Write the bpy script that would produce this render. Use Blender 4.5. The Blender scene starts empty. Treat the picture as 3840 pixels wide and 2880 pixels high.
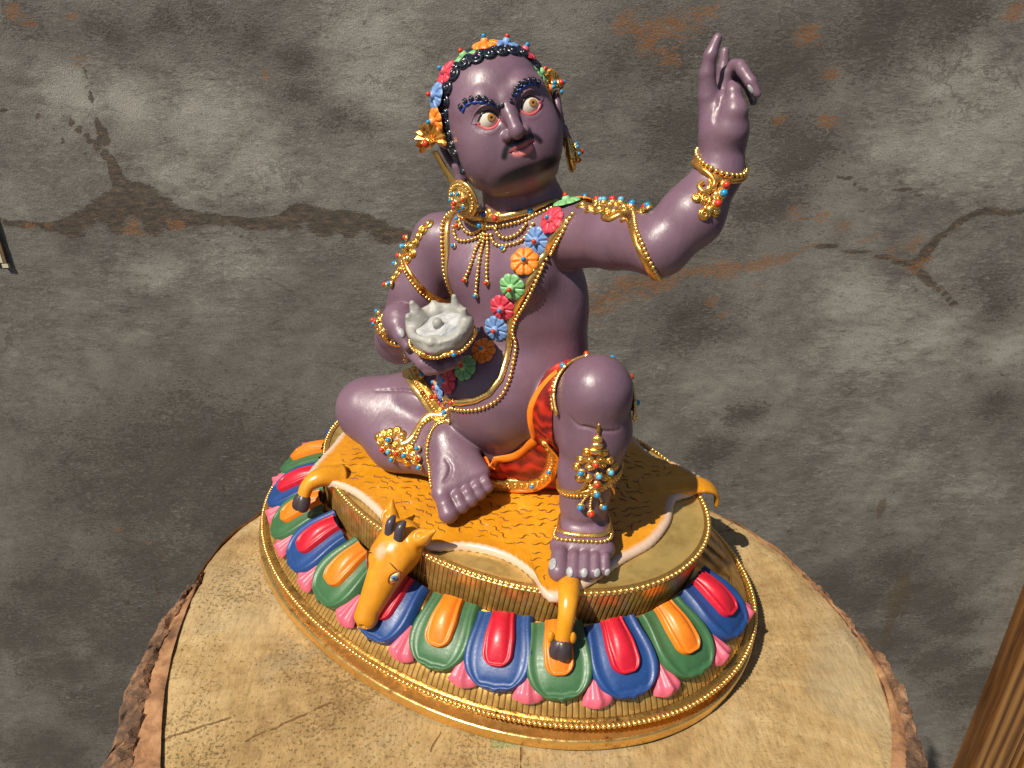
import bpy, math, random
import numpy as np
from mathutils import Matrix, Vector

# ------------------------------------------------------------------ camera, sky, sun, exposure
S = 0.01                                   # everything below is authored in centimetres
scene = bpy.context.scene
COL = scene.collection
YAW = -0.70552                             # heading of the statue on the stump
PIVOT = np.array([1.1 * math.cos(YAW), 1.1 * math.sin(YAW), 0.0])

cam_data = bpy.data.cameras.new("camera")
cam = bpy.data.objects.new("camera", cam_data)
COL.objects.link(cam)
cam.location = (1.08 * S, -25.21 * S, 20.53 * S)
cam.rotation_euler = (math.pi / 2 - 0.47, 0.0, 0.0)
cam_data.sensor_width = 36.0
cam_data.lens = 27.03
cam_data.clip_start = 0.01
cam_data.clip_end = 50.0
scene.camera = cam

SUN_DIR = Vector((-0.45, -0.42, 0.79)).normalized()   # towards the sun
sun_elev = math.asin(SUN_DIR.z)
sun_az = math.atan2(SUN_DIR.x, SUN_DIR.y)             # clockwise from +Y
world = bpy.data.worlds.new("World")
scene.world = world
world.use_nodes = True
wn = world.node_tree
sky = wn.nodes.new("ShaderNodeTexSky")
sky.sky_type = 'NISHITA'
sky.sun_disc = False
sky.sun_elevation = sun_elev
sky.sun_rotation = sun_az
bg = wn.nodes["Background"]
bg.inputs["Strength"].default_value = 0.052
wn.links.new(sky.outputs[0], bg.inputs["Color"])

sun_data = bpy.data.lights.new("sun", 'SUN')
sun_data.energy = 5.0
sun_data.angle = math.radians(0.5)
sun_data.color = (1.0, 0.91, 0.78)
sun = bpy.data.objects.new("sun", sun_data)
sun.rotation_euler = SUN_DIR.to_track_quat('Z', 'Y').to_euler()
sun.location = SUN_DIR * 2.0
COL.objects.link(sun)

scene.view_settings.view_transform = 'Standard'
scene.view_settings.look = 'None'
scene.view_settings.gamma = 1.0
scene.view_settings.exposure = 0.25
rng = random.Random(7)
nrng = np.random.default_rng(11)

# ------------------------------------------------------------------ helpers: objects
def link(o, parent=None):
    COL.objects.link(o)
    if parent is not None:
        o.parent = parent
    return o

def tag(o, label=None, cat=None, group=None, kind=None):
    for k, v in (("label", label), ("category", cat), ("group", group), ("kind", kind)):
        if v:
            o[k] = v
    return o

def empty(name, loc=(0, 0, 0), rz=0.0):
    o = bpy.data.objects.new(name, None)
    o.empty_display_size = 0.02
    o.location = Vector(loc) * S
    o.rotation_euler = (0, 0, rz)
    return link(o)

def mesh_data(name, V, F, mat, smooth=True, attrs=None):
    me = bpy.data.meshes.new(name)
    V = np.asarray(V, np.float64) * S
    if isinstance(F, np.ndarray):
        n, k = F.shape
        me.vertices.add(len(V)); me.vertices.foreach_set("co", V.astype(np.float32).ravel())
        me.loops.add(n * k); me.loops.foreach_set("vertex_index", F.astype(np.int32).ravel())
        me.polygons.add(n)
        me.polygons.foreach_set("loop_start", np.arange(0, n * k, k, dtype=np.int32))
        me.polygons.foreach_set("loop_total", np.full(n, k, np.int32))
        me.update(calc_edges=True)
        me.validate()
    else:
        me.from_pydata([tuple(v) for v in V], [], F)
        me.update()
    if smooth:
        me.polygons.foreach_set("use_smooth", np.ones(len(me.polygons), bool))
    for k, a in (attrs or {}).items():
        a = np.asarray(a, np.float32)
        if a.ndim == 1:
            at = me.attributes.new(k, 'FLOAT', 'POINT'); at.data.foreach_set("value", a)
        else:
            at = me.attributes.new(k, 'FLOAT_COLOR', 'POINT')
            at.data.foreach_set("color", np.c_[a, np.ones(len(a))].astype(np.float32).ravel())
    if mat is not None:
        for m in (mat if isinstance(mat, (list, tuple)) else [mat]):
            me.materials.append(m)
    return me

def part(name, V, F, mat, parent, smooth=True, attrs=None, loc=None, rot=None):
    o = bpy.data.objects.new(name, mesh_data(name, V, F, mat, smooth, attrs))
    if loc is not None:
        o.location = Vector(loc) * S
    if rot is not None:
        o.rotation_euler = rot
    return link(o, parent)

def inst(name, me, parent, loc, R=None, scale=1.0):
    """an object on shared mesh data; R is a 3x3 whose columns are the local axes"""
    o = bpy.data.objects.new(name, me)
    m = Matrix.Identity(4)
    if R is not None:
        for i in range(3):
            for j in range(3):
                m[i][j] = float(R[i][j])
    sc = scale if hasattr(scale, "__len__") else (scale,) * 3
    m = m @ Matrix.Diagonal((*sc, 1.0))
    m.translation = Vector([float(c) for c in loc]) * S
    o.matrix_local = m
    return link(o, parent)

class MB:
    """collects vertices and faces of one mesh"""
    def __init__(s):
        s.V = []; s.F = []; s.n = 0
    def add(s, V, F):
        V = [tuple(v) for v in V]
        s.V += V
        s.F += [tuple(i + s.n for i in f) for f in F]
        s.n += len(V)
        return s
    def build(s, name, mat, parent, smooth=True):
        return part(name, s.V, s.F, mat, parent, smooth)

def nrm(v):
    v = np.asarray(v, float)
    return v / (np.linalg.norm(v, axis=-1, keepdims=True) + 1e-12)

def frame_z(n, up=(0, 0, 1)):
    """3x3 with columns x, y, z where z = n"""
    n = nrm(n); u = np.asarray(up, float)
    x = np.cross(u, n)
    if np.linalg.norm(x) < 1e-4:
        x = np.cross((1.0, 0, 0), n)
    x = nrm(x); y = np.cross(n, x)
    return np.stack([x, y, n], 1)

def grid_faces(nu, nv, cu=False, cv=False):
    F = []
    for i in range(nu if cu else nu - 1):
        for j in range(nv if cv else nv - 1):
            a = i * nv + j; b = ((i + 1) % nu) * nv + j
            c = ((i + 1) % nu) * nv + (j + 1) % nv; d = i * nv + (j + 1) % nv
            F.append((a, b, c, d))
    return F

def sphere(r=1.0, nu=10, nv=6, c=(0, 0, 0), sc=(1, 1, 1)):
    V = [(0, 0, -1)]; F = []
    for j in range(1, nv):
        t = -math.pi / 2 + math.pi * j / nv
        for i in range(nu):
            p = 2 * math.pi * i / nu
            V.append((math.cos(t) * math.cos(p), math.cos(t) * math.sin(p), math.sin(t)))
    V.append((0, 0, 1))
    for i in range(nu):
        F.append((0, 1 + (i + 1) % nu, 1 + i))
        for j in range(nv - 2):
            a = 1 + j * nu
            F.append((a + i, a + (i + 1) % nu, a + nu + (i + 1) % nu, a + nu + i))
        a = 1 + (nv - 2) * nu
        F.append((a + i, a + (i + 1) % nu, len(V) - 1))
    V = [tuple(c[k] + r * sc[k] * v[k] for k in range(3)) for v in V]
    return V, F

def resample(P, step=None, n=None, closed=False):
    P = np.asarray(P, float)
    if closed:
        P = np.vstack([P, P[:1]])
    d = np.r_[0, np.cumsum(np.linalg.norm(np.diff(P, axis=0), axis=1))]
    if n is None:
        n = max(2, int(round(d[-1] / step)) + (0 if closed else 1))
    t = np.linspace(0, d[-1], n, endpoint=not closed)
    return np.stack([np.interp(t, d, P[:, k]) for k in range(P.shape[1])], 1)

def spline(P, per=10, closed=False):
    P = np.asarray(P, float); n = len(P); out = []
    for i in range(n if closed else n - 1):
        if closed:
            a, b, c, d = P[(i - 1) % n], P[i], P[(i + 1) % n], P[(i + 2) % n]
        else:
            a, b, c, d = P[max(i - 1, 0)], P[i], P[i + 1], P[min(i + 2, n - 1)]
        for k in range(per):
            t = k / per
            out.append(0.5 * ((2 * b) + (c - a) * t + (2 * a - 5 * b + 4 * c - d) * t * t + (3 * b - a - 3 * c + d) * t ** 3))
    if not closed:
        out.append(P[-1])
    return np.array(out)

def tube(P, r, ns=8, closed=False, normals=None, flat=1.0, cap=True, lift=0.0):
    """sweep an ellipse (r across, r*flat along the normal) along P"""
    P = np.asarray(P, float); n = len(P)
    r = np.full(n, r) if np.isscalar(r) else np.asarray(r, float)
    if closed:
        T = np.roll(P, -1, 0) - np.roll(P, 1, 0)
    else:
        T = np.gradient(P, axis=0)
    T = nrm(T)
    if normals is None:
        N = np.zeros_like(P)
        ref = np.array([0, 0, 1.0]) if abs(T[0][2]) < .9 else np.array([1.0, 0, 0])
        v = nrm(ref - T[0] * (ref @ T[0]))
        for i in range(n):
            v = nrm(v - T[i] * (v @ T[i])); N[i] = v
    else:
        N = np.asarray(normals, float)
        N = nrm(N - T * np.sum(N * T, 1, keepdims=True))
    B = np.cross(T, N)
    V = []
    for i in range(n):
        c0 = P[i] + N[i] * lift
        for k in range(ns):
            a = 2 * math.pi * k / ns
            V.append(c0 + r[i] * (math.cos(a) * B[i] + flat * math.sin(a) * N[i]))
    F = grid_faces(n, ns, closed, True)
    if cap and not closed:
        F.append(tuple(range(ns))); F.append(tuple(range((n - 1) * ns, n * ns))[::-1])
    return V, F

# ------------------------------------------------------------------ helpers: materials
def new_mat(name):
    m = bpy.data.materials.new(name); m.use_nodes = True
    nt = m.node_tree
    return m, nt, nt.nodes["Principled BSDF"]

class NT:
    def __init__(s, nt): s.nt = nt
    def n(s, typ, **kw):
        nd = s.nt.nodes.new(typ)
        ins = kw.pop("ins", {})
        for k, v in kw.items(): setattr(nd, k, v)
        for k, v in ins.items():
            if isinstance(v, bpy.types.NodeSocket): s.nt.links.new(v, nd.inputs[k])
            else: nd.inputs[k].default_value = v
        return nd
    def coord(s): return s.n("ShaderNodeTexCoord").outputs["Object"]
    def map(s, v, sc=(1, 1, 1), loc=(0, 0, 0), rot=(0, 0, 0)):
        return s.n("ShaderNodeMapping", ins={"Vector": v, "Scale": sc, "Location": loc, "Rotation": rot}).outputs[0]
    def noise(s, v, scale, det=4, rough=.55, dist=0.0, out="Fac"):
        return s.n("ShaderNodeTexNoise", ins={"Vector": v, "Scale": scale, "Detail": det, "Roughness": rough, "Distortion": dist}).outputs[out]
    def math(s, op, a, b=0.0, clamp=False):
        return s.n("ShaderNodeMath", operation=op, use_clamp=clamp, ins={0: a, 1: b}).outputs[0]
    def ramp(s, f, stops, interp='LINEAR'):
        nd = s.n("ShaderNodeValToRGB", ins={0: f}); cr = nd.color_ramp; cr.interpolation = interp
        while len(cr.elements) < len(stops): cr.elements.new(0.5)
        for e, (p, c) in zip(cr.elements, stops):
            e.position = p; e.color = (*c, 1) if hasattr(c, "__len__") else (c, c, c, 1)
        return nd.outputs[0]
    def mix(s, f, a, b, mode='MIX'):
        nd = s.n("ShaderNodeMix", data_type='RGBA', blend_type=mode)
        for sock, v in ((nd.inputs[0], f), (nd.inputs[6], a), (nd.inputs[7], b)):
            if isinstance(v, bpy.types.NodeSocket): s.nt.links.new(v, sock)
            elif hasattr(v, "__len__"): sock.default_value = (*v, 1) if len(v) == 3 else v
            else: sock.default_value = v
        return nd.outputs[2]
    def attr(s, name, out="Color"):
        return s.n("ShaderNodeAttribute", attribute_name=name).outputs[out]
    def bump(s, h, strength=.3, dist=.001):
        return s.n("ShaderNodeBump", ins={"Height": h, "Strength": strength, "Distance": dist}).outputs[0]
    def link(s, a, b): s.nt.links.new(a, b)

def paint(name, col, rough=.38, var=.10, bump=.12, spec=.5, coat=0.0, scale=140, wear=.35):
    """hand-brushed satin paint: slight tone drift, brush streaks, tiny pits"""
    m, nt, b = new_mat(name); g = NT(nt)
    co = g.coord()
    f = g.noise(co, scale, 5, .6)
    c2 = tuple(min(1, c * (1 + var) + .004) for c in col); c1 = tuple(c * (1 - var) for c in col)
    base = g.ramp(f, [(.3, c1), (.7, c2)])
    broad = g.noise(co, 32, 4, .6)
    base = g.mix(1.0, base, g.ramp(broad, [(.32, .80), (.68, 1.12)]), 'MULTIPLY')
    gr = g.ramp(g.noise(co, 380, 4, .7), [(.30, 1.0), (.40, 0.0)])
    base = g.mix(g.math('MULTIPLY', gr, wear), base, tuple(c * .35 + .010 for c in col))
    du = g.ramp(g.noise(co, 620, 3, .6), [(.66, 0.0), (.76, 1.0)])
    base = g.mix(g.math('MULTIPLY', du, wear * .8), base, tuple(min(1, c * .7 + .16) for c in col))
    g.link(base, b.inputs["Base Color"])
    f2 = g.noise(g.map(co, (1, 1, .25)), 900, 3, .6)
    g.link(g.ramp(f2, [(.3, rough - .06), (.75, rough + .1)]), b.inputs["Roughness"])
    g.link(g.bump(g.math('ADD', f2, g.noise(co, 260, 3)), bump, .0004), b.inputs["Normal"])
    b.inputs["Specular IOR Level"].default_value = spec
    b.inputs["Coat Weight"].default_value = coat
    b.inputs["Coat Roughness"].default_value = .2
    return m

def gold(name, col=(.76, .43, .10), dark=(.26, .09, .014), rough=.27, relief=.25, scale=420, amt=.5):
    """gilt with warm brown antiquing left in the hollows"""
    m, nt, b = new_mat(name); g = NT(nt)
    co = g.coord()
    f = g.noise(co, scale, 5, .62)
    blot = g.noise(co, 90, 4, .6)
    f = g.math('ADD', g.math('MULTIPLY', f, .5), g.math('MULTIPLY', blot, .5))
    g.link(g.ramp(f, [(.36, dark), (.36 + .17 * amt, col), (.75, tuple(min(1, c * 1.12) for c in col))]), b.inputs["Base Color"])
    b.inputs["Metallic"].default_value = .88
    g.link(g.ramp(g.noise(co, 300, 4), [(.3, rough - .08), (.7, rough + .12)]), b.inputs["Roughness"])
    g.link(g.bump(g.noise(co, 700, 3), relief, .0005), b.inputs["Normal"])
    return m
# ------------------------------------------------------------------ numpy value noise, used to roughen geometry
_tab = np.random.default_rng(3).random(4096).astype(np.float32)
def vnoise(P):
    P = np.asarray(P, float); i = np.floor(P).astype(np.int64); f = P - i; f = f * f * (3 - 2 * f); out = 0
    for dx in (0, 1):
        for dy in (0, 1):
            for dz in (0, 1):
                h = ((i[:, 0] + dx) * 73856093 ^ (i[:, 1] + dy) * 19349663 ^ (i[:, 2] + dz) * 83492791) & 4095
                w = (f[:, 0] if dx else 1 - f[:, 0]) * (f[:, 1] if dy else 1 - f[:, 1]) * (f[:, 2] if dz else 1 - f[:, 2])
                out = out + w * _tab[h]
    return out
def fbm(P, sc=1.0, octv=4):
    P = np.asarray(P, float) * sc; s = 0; a = .5; t = 0
    for k in range(octv):
        s = s + a * vnoise(P * 2 ** k + 17.3 * k); t += a; a *= .55
    return s / t - .5

def segdist(g, co, a, b):
    """shader: distance from the object-space point to a segment in the xy plane (metres)"""
    va = g.n("ShaderNodeVectorMath", operation='SUBTRACT', ins={0: co, 1: (a[0] * S, a[1] * S, a[2] * S)}).outputs[0]
    ab = Vector(b) * S - Vector(a) * S
    t = g.math('MULTIPLY', g.n("ShaderNodeVectorMath", operation='DOT_PRODUCT', ins={0: va, 1: tuple(ab)}).outputs["Value"], 1 / ab.length_squared, True)
    pr = g.n("ShaderNodeVectorMath", operation='SCALE', ins={0: tuple(ab), "Scale": t}).outputs[0]
    df = g.n("ShaderNodeVectorMath", operation='SUBTRACT', ins={0: va, 1: pr}).outputs[0]
    return g.n("ShaderNodeVectorMath", operation='LENGTH', ins={0: df}).outputs["Value"]

# ------------------------------------------------------------------ the setting: floor, mottled wall, door frame post, wall plaque
WY = 40.0; FLOOR = -72.0
m, nt, b = new_mat("concrete_floor"); g = NT(nt)
g.link(g.ramp(g.noise(g.coord(), 6, 5), [(.3, (.10, .095, .085)), (.7, (.17, .16, .145))]), b.inputs["Base Color"])
b.inputs["Roughness"].default_value = .8
fl = part("floor", [(-150, -150, FLOOR), (150, -150, FLOOR), (150, WY, FLOOR), (-150, WY, FLOOR)], [(0, 1, 2, 3)], m, None, False)
tag(fl, "grey concrete floor far below the stump", kind="structure")

def wall_sheet():
    nx, nz = 420, 230
    X = np.linspace(-115, 105, nx); Z = np.linspace(FLOOR, 40, nz)
    gx, gz = np.meshgrid(X, Z, indexing='ij'); P = np.c_[gx.ravel(), np.full(nx * nz, WY), gz.ravel()]
    q = P[:, [0, 2]]
    wq = q + np.c_[fbm(np.c_[q, q[:, :1] * 0], .35, 4), fbm(np.c_[q, q[:, :1] * 0 + 9], .35, 4)] * 2.2
    def line(pts, w, warp=1.0):
        pts = np.asarray(pts, float); qq = q + (wq - q) * warp; d = np.full(len(q), 99.0); w = np.full(len(pts), w) if np.isscalar(w) else np.asarray(w, float); best = np.full(len(q), 0.0)
        for i in range(len(pts) - 1):
            a, bb = pts[i], pts[i + 1]; ab = bb - a; t = np.clip(((qq - a) @ ab) / (ab @ ab), 0, 1)
            dd = np.linalg.norm(qq - a - t[:, None] * ab, axis=1); best = np.maximum(best, 1 - dd / (2 * (w[i] + (w[i + 1] - w[i]) * t)))
        return np.clip(best, 0, 1)
    def blobs(pts, r):
        o = np.zeros(len(q)); rr = [r] * len(pts) if np.isscalar(r) else r
        for p, s in zip(pts, rr):
            o = np.maximum(o, np.exp(-(((wq[:, 0] - p[0]) / (1.35 * s)) ** 2 + ((wq[:, 1] - p[1]) / s) ** 2)))
        return o
    A = [(-44.2, 3.1), (-40.7, 3.1), (-38.6, 2.5), (-36.3, 2.9), (-33.5, 3.8), (-31.5, 4.4), (-30.2, 4.6), (-28.6, 3.8), (-27.0, 3.2), (-25.3, 2.9), (-22.0, 2.5), (-19.1, 3.0), (-16.3, 3.8), (-13.1, 3.3), (-9.8, 2.4), (-6.8, 1.5)]
    scar = line(A, [.25, .3, .45, .6, 1.0, 1.3, 1.3, 1.0, .7, .5, .4, .55, .8, .8, .7, .5])
    scar = np.maximum(scar, blobs([(-36.5, 2.2), (-33.1, 2.4), (-30.9, 3.5), (-29.8, 2.4), (-17.5, 2.9), (-15.3, 2.6), (-12.5, 2.4), (-9.9, 1.5)], .9) * .8)
    scar = np.maximum(scar, line([(-35.3, 11.6), (-34.4, 10.5), (-33.2, 9.3), (-32.2, 8.3), (-31.8, 6.8), (-31.5, 5.7), (-30.0, 5.3)], [.12, .2, .25, .35, .55, .8, .9], .5))
    scar = np.maximum(scar, .9 * line([(-32.9, 15.6), (-32.6, 14.1), (-32.7, 12.7), (-32.8, 10.7), (-32.3, 9.7)], [.28, .14, .16, .2, .35], .8))
    scar = np.maximum(scar, .75 * line([(-40.1, 12.3), (-38.3, 12.7), (-36.6, 11.5), (-35.6, 9.1), (-34.0, 8.5)], .13, .8))
    scar = np.maximum(scar, .9 * line([(27.7, 0.7), (29.2, 0.6), (31.3, 0.2), (34.3, 0.0), (36.3, -0.7), (37.6, -1.5), (38.8, -2.7), (41.2, -4.7)], [.2, .2, .2, .25, .35, .4, .25, .2], .4))
    scar = np.maximum(scar, .9 * line([(37.7, -0.1), (38.0, 1.5), (38.9, 2.2), (39.6, 3.1), (41.2, 3.8), (43.2, 3.7), (46, 3.8)], [.6, .5, .4, .4, .3, .3, .3]))
    scar = np.maximum(scar, .7 * line([(29.0, 6.6), (31.8, 5.6), (33.9, 5.7), (36.0, 5.1)], .25))
    scar = np.maximum(scar, .8 * line([(-28.5, -23.9), (-28.0, -25.3), (-26.2, -26.2), (-25.0, -26.5)], .16, .5))
    scar = np.maximum(scar, .6 * line([(26.7, -29.9), (27.6, -28.2), (29.2, -27.6), (34.0, -27.6)], .16, .6))
    scar = np.maximum(scar, .6 * line([(-42.3, -35.0), (-39.7, -33.7), (-38.0, -35.3), (-38.2, -39.0), (-40.3, -41.5), (-42.1, -39.7), (-40.4, -37.0)], .25))
    dark = blobs([(-36.2, 18.7), (-30.4, 18.1), (-25.7, 18.1), (-21.8, 19.0), (-18.6, 17.8), (-15.8, 16.0), (-15.6, 13.1), (-13.5, 11.3), (-11.3, 10.7)], [2.4, 2.4, 2.2, 2.4, 2.2, 2.0, 1.8, 1.5, 1.2]) * .95
    dark = np.maximum(dark, blobs([(13.0, 16.5), (15.6, 10.7), (19.4, 13.7), (23.2, 15.6), (24.3, 8.7), (22.8, 4.4), (28.8, 17.4), (30.1, 19.0), (34.4, 19.0), (14.3, 2.2), (17.4, -6.2), (43.7, -2.5), (45, -4.5)], [4.5, 4.5, 4.5, 4.2, 4.2, 4.0, 4.2, 3.5, 3.5, 5, 4, 2.4, 2.4]) * 1.05)
    dark = np.maximum(dark, blobs([(-36.7, -25.0), (-28.7, -20.7), (-27.5, -28.0), (-36.2, -34.3), (-47.8, -39.4), (-54.6, -44.7), (-52.0, -50.3), (-46.4, -56.3), (-57.4, -64.8), (-41.0, -44.7)], [11, 11, 11, 8, 8, 7, 6, 8, 8, 9]) * 1.08)  # lower-left mottling; also carries the wall's light falloff as colour
    dark = np.maximum(dark, blobs([(37.1, -37.8), (42.5, -34.7), (39.9, -39.4), (43.8, -46.1), (47.3, -39.4), (50.6, -42.7), (50.9, -48.9), (55.9, -53.2), (20.4, -20.1), (23.8, -15.8), (47.7, -15.0)], [5, 4, 5, 6, 5, 4, 5, 6, 3, 2.4, 2.5]) * 1.05)  # lower-right mottling, thickened to paint in the dimmer light there
    dark = np.maximum(dark, blobs([(-31, 1.0), (-22, 1.2), (-14, .4), (-37, 1.2)], [1.8, 1.6, 2.4, 1.5]) * .6)
    light = blobs([(-33.7, 13.1), (-29.3, 12.7), (-23.7, 11.7), (-20.1, 7.6), (-26.7, 6.6), (-9.9, 14.6), (-10.6, 18.3), (-30.6, -1.3), (-23.5, -0.1)], [2.5, 3, 4, 3.5, 3.2, 4, 3.5, 2.4, 2.6]) * .9
    light = np.maximum(light, blobs([(36.5, 9.1), (39.2, 12.3), (32.6, 9.5), (41.6, 7.6), (36.5, 14.6)], [4, 4, 2.6, 3.5, 3]))  # upper right: pale tone that also paints in the brighter light
    light = np.maximum(light, blobs([(32.1, -3.7), (35.9, -4.9), (34.4, -8.8), (38.8, -7.5), (47.4, -9.3)], [3.0, 3.2, 4, 3, 3]) * .85)
    light = np.maximum(light, blobs([(48.2, -24.6), (40.7, -21.9), (33.5, -19.3), (48.7, -45.4), (49.8, -55.1), (-51.5, -36.7), (-56.8, -48.4), (-57.3, -57.1), (-55.3, -60.5)], [4, 3.5, 4, 1.5, 2.5, 1.8, 2.6, 3.4, 3]) * .36)
    rust = blobs([(-37.0, 18.9), (-36.0, 18.8), (-32.7, 18.8), (-32.9, 15.6), (-18.2, 14.9), (-40.7, 3.0), (-38.8, 2.9), (-31.6, 2.2), (-27.5, 2.9)], [.7, .7, .7, .6, .6, .6, .5, .8, .7])
    rust = np.maximum(rust, blobs([(10.4, 18.4), (12.1, 18.1), (13.8, 18.5), (15.3, 19.0), (11.2, 16.5), (13.2, 15.9), (16.6, 19.6), (24.0, 18.0), (26.4, 15.4), (22.7, 10.9), (26.7, 10.9), (39.1, 19.0)], [1.3, 1.4, 1.4, 1.1, 1.1, 1.2, .8, 1.0, .9, .6, .6, .8]) * .95)
    rust = np.maximum(rust, line([(8.5, -4.6), (10.2, -3.7), (12.9, -2.7), (16.9, -1.8), (20.3, -1.5), (22.7, -1.0), (24.5, -0.3), (26.1, 0.4), (27.7, 0.7)], [1.6, 1.7, 1.2, .8, .8, .7, .5, .35, .2]))
    rust = np.maximum(rust, blobs([(25.2, 3.5), (27.5, 2.9), (29.3, 2.6), (32.2, 1.5), (34.6, 0.8), (36.3, 1.1), (37.7, -0.1), (37.1, -1.0), (19.3, -4.4), (20.6, -5.4), (23.0, -2.7)], [1, .8, 1, 1, .9, 1, 1, 1, .8, .8, .7]) * .8)
    rust = np.maximum(rust, blobs([(-40.6, -29.9), (-36.2, -33.0), (-36.3, -34.7), (-37.6, -31.4)], .6) * .7)
    drip = line([(39.3, -26.0), (39.3, -27.1), (39.3, -28.3)], [.35, .5, .2], 0)
    drip = np.maximum(drip, line([(43.9, -36.4), (44.0, -38.5), (43.8, -40.4), (43.8, -43.0), (43.8, -46.1)], [.7, 1.3, .9, .5, .3], .1))
    P[:, 1] += fbm(np.c_[q * .6, q[:, :1] * 0], 1, 4) * .25
    F = np.array(grid_faces(nx, nz), np.int32)
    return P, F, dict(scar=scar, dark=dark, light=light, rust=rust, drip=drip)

m, nt, b = new_mat("weathered_wallpaper"); g = NT(nt); co = g.coord()
st = g.map(co, (1, 1, 2.6))                          # the print is streaked sideways
big = g.noise(co, 7, 5, .55, .6); mid = g.noise(st, 52, 9, .70, .4); fine = g.noise(st, 230, 6, .70); grain = g.noise(co, 900, 2, .6)
def A(n): return g.attr(n, "Fac")
def thresh(a, k, lo, hi, nz):                        # ragged mask: smooth weight pushed through noise
    v = g.math('ADD', a, g.math('MULTIPLY', g.math('SUBTRACT', nz, .5), k))
    return g.ramp(v, [(lo, 0.0), (hi, 1.0)])
base = g.ramp(g.math('ADD', g.math('MULTIPLY', big, .34), g.math('ADD', g.math('MULTIPLY', mid, .40), g.math('MULTIPLY', fine, .26))), [(.36, (.096, .088, .077)), (.5, (.163, .151, .133)), (.64, (.240, .224, .198))])
c = g.mix(g.math('MULTIPLY', g.ramp(g.math('ADD', A("light"), g.math('MULTIPLY', g.math('SUBTRACT', g.math('ADD', g.math('MULTIPLY', mid, .6), g.math('MULTIPLY', fine, .4)), .5), 1.8)), [(.25, 0.0), (.85, 1.0)]), .72), base, (.32, .303, .268))
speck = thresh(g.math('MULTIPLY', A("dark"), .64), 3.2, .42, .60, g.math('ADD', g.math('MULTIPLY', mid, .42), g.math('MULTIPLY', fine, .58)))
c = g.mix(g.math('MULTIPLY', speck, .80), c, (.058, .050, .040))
c = g.mix(g.math('MULTIPLY', A("dark"), .30), c, (.062, .056, .048))  # flat tint deepens the shade painted into the lower wall
loose = g.ramp(g.math('ADD', g.math('MULTIPLY', mid, .5), g.math('MULTIPLY', fine, .5)), [(.38, 1.0), (.44, 0.0)])
c = g.mix(g.math('MULTIPLY', loose, .55), c, (.062, .053, .043))
flake = g.math('MULTIPLY', g.ramp(g.noise(st, 95, 9, .76, .3), [(.47, 0.0), (.51, 1.0)]), g.ramp(g.noise(co, 16, 3), [(.40, .0), (.62, 1.0)]))
c = g.mix(g.math('MULTIPLY', flake, .34), c, (.066, .060, .051))
pale = g.math('MULTIPLY', g.ramp(g.noise(st, 120, 9, .76, .3), [(.55, 0.0), (.59, 1.0)]), g.ramp(g.noise(co, 13, 3), [(.45, .0), (.65, 1.0)]))
c = g.mix(g.math('MULTIPLY', pale, .35), c, (.30, .285, .255))
hair_ = g.n("ShaderNodeTexVoronoi", feature='DISTANCE_TO_EDGE', ins={"Vector": g.n("ShaderNodeVectorMath", operation='ADD', ins={0: g.map(co, (1, 1, 1.4)), 1: g.n("ShaderNodeVectorMath", operation='SCALE', ins={0: g.noise(co, 24, 6, .7, 0, "Color"), "Scale": .10}).outputs[0]}).outputs[0], "Scale": 4.2}).outputs["Distance"]
hl_ = g.math('MULTIPLY', g.ramp(hair_, [(.0, 1.0), (.014, 0.0)]), g.ramp(g.noise(co, 9, 3), [(.50, .0), (.60, 1.0)]))
c = g.mix(g.math('MULTIPLY', hl_, .6), c, (.070, .055, .042))
sc_ = thresh(A("scar"), 1.9, .44, .50, g.math('ADD', g.math('MULTIPLY', mid, .45), g.math('MULTIPLY', fine, .55)))
scol = g.ramp(g.noise(st, 110, 6, .72), [(.35, (.030, .026, .022)), (.52, (.075, .056, .040)), (.62, (.13, .085, .052)), (.72, (.16, .14, .115))])
c = g.mix(g.math('MULTIPLY', sc_, .86), c, scol)
rs = thresh(g.math('MULTIPLY', A("rust"), .80), 3.4, .50, .60, g.math('ADD', g.math('MULTIPLY', mid, .5), g.math('MULTIPLY', fine, .5)))
c = g.mix(g.math('MULTIPLY', rs, .70), c, g.ramp(fine, [(.3, (.13, .065, .032)), (.6, (.235, .115, .050))]))
c = g.mix(g.math('MULTIPLY', thresh(A("drip"), .25, .46, .56, fine), .55), c, (.085, .062, .032))
c = g.mix(1.0, c, g.ramp(grain, [(.25, .70), (.75, 1.28)]), 'MULTIPLY')
g.link(c, b.inputs["Base Color"])
b.inputs["Roughness"].default_value = .62
b.inputs["Specular IOR Level"].default_value = .3
g.link(g.bump(g.math('ADD', g.math('MULTIPLY', grain, .8), g.math('ADD', g.math('MULTIPLY', sc_, -1.6), g.math('MULTIPLY', flake, -.5))), .55, .0012), b.inputs["Normal"])
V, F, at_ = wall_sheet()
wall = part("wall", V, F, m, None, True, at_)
tag(wall, "grey brown weathered wall with dark cracks and rust stains behind the statue", kind="structure")

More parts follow.
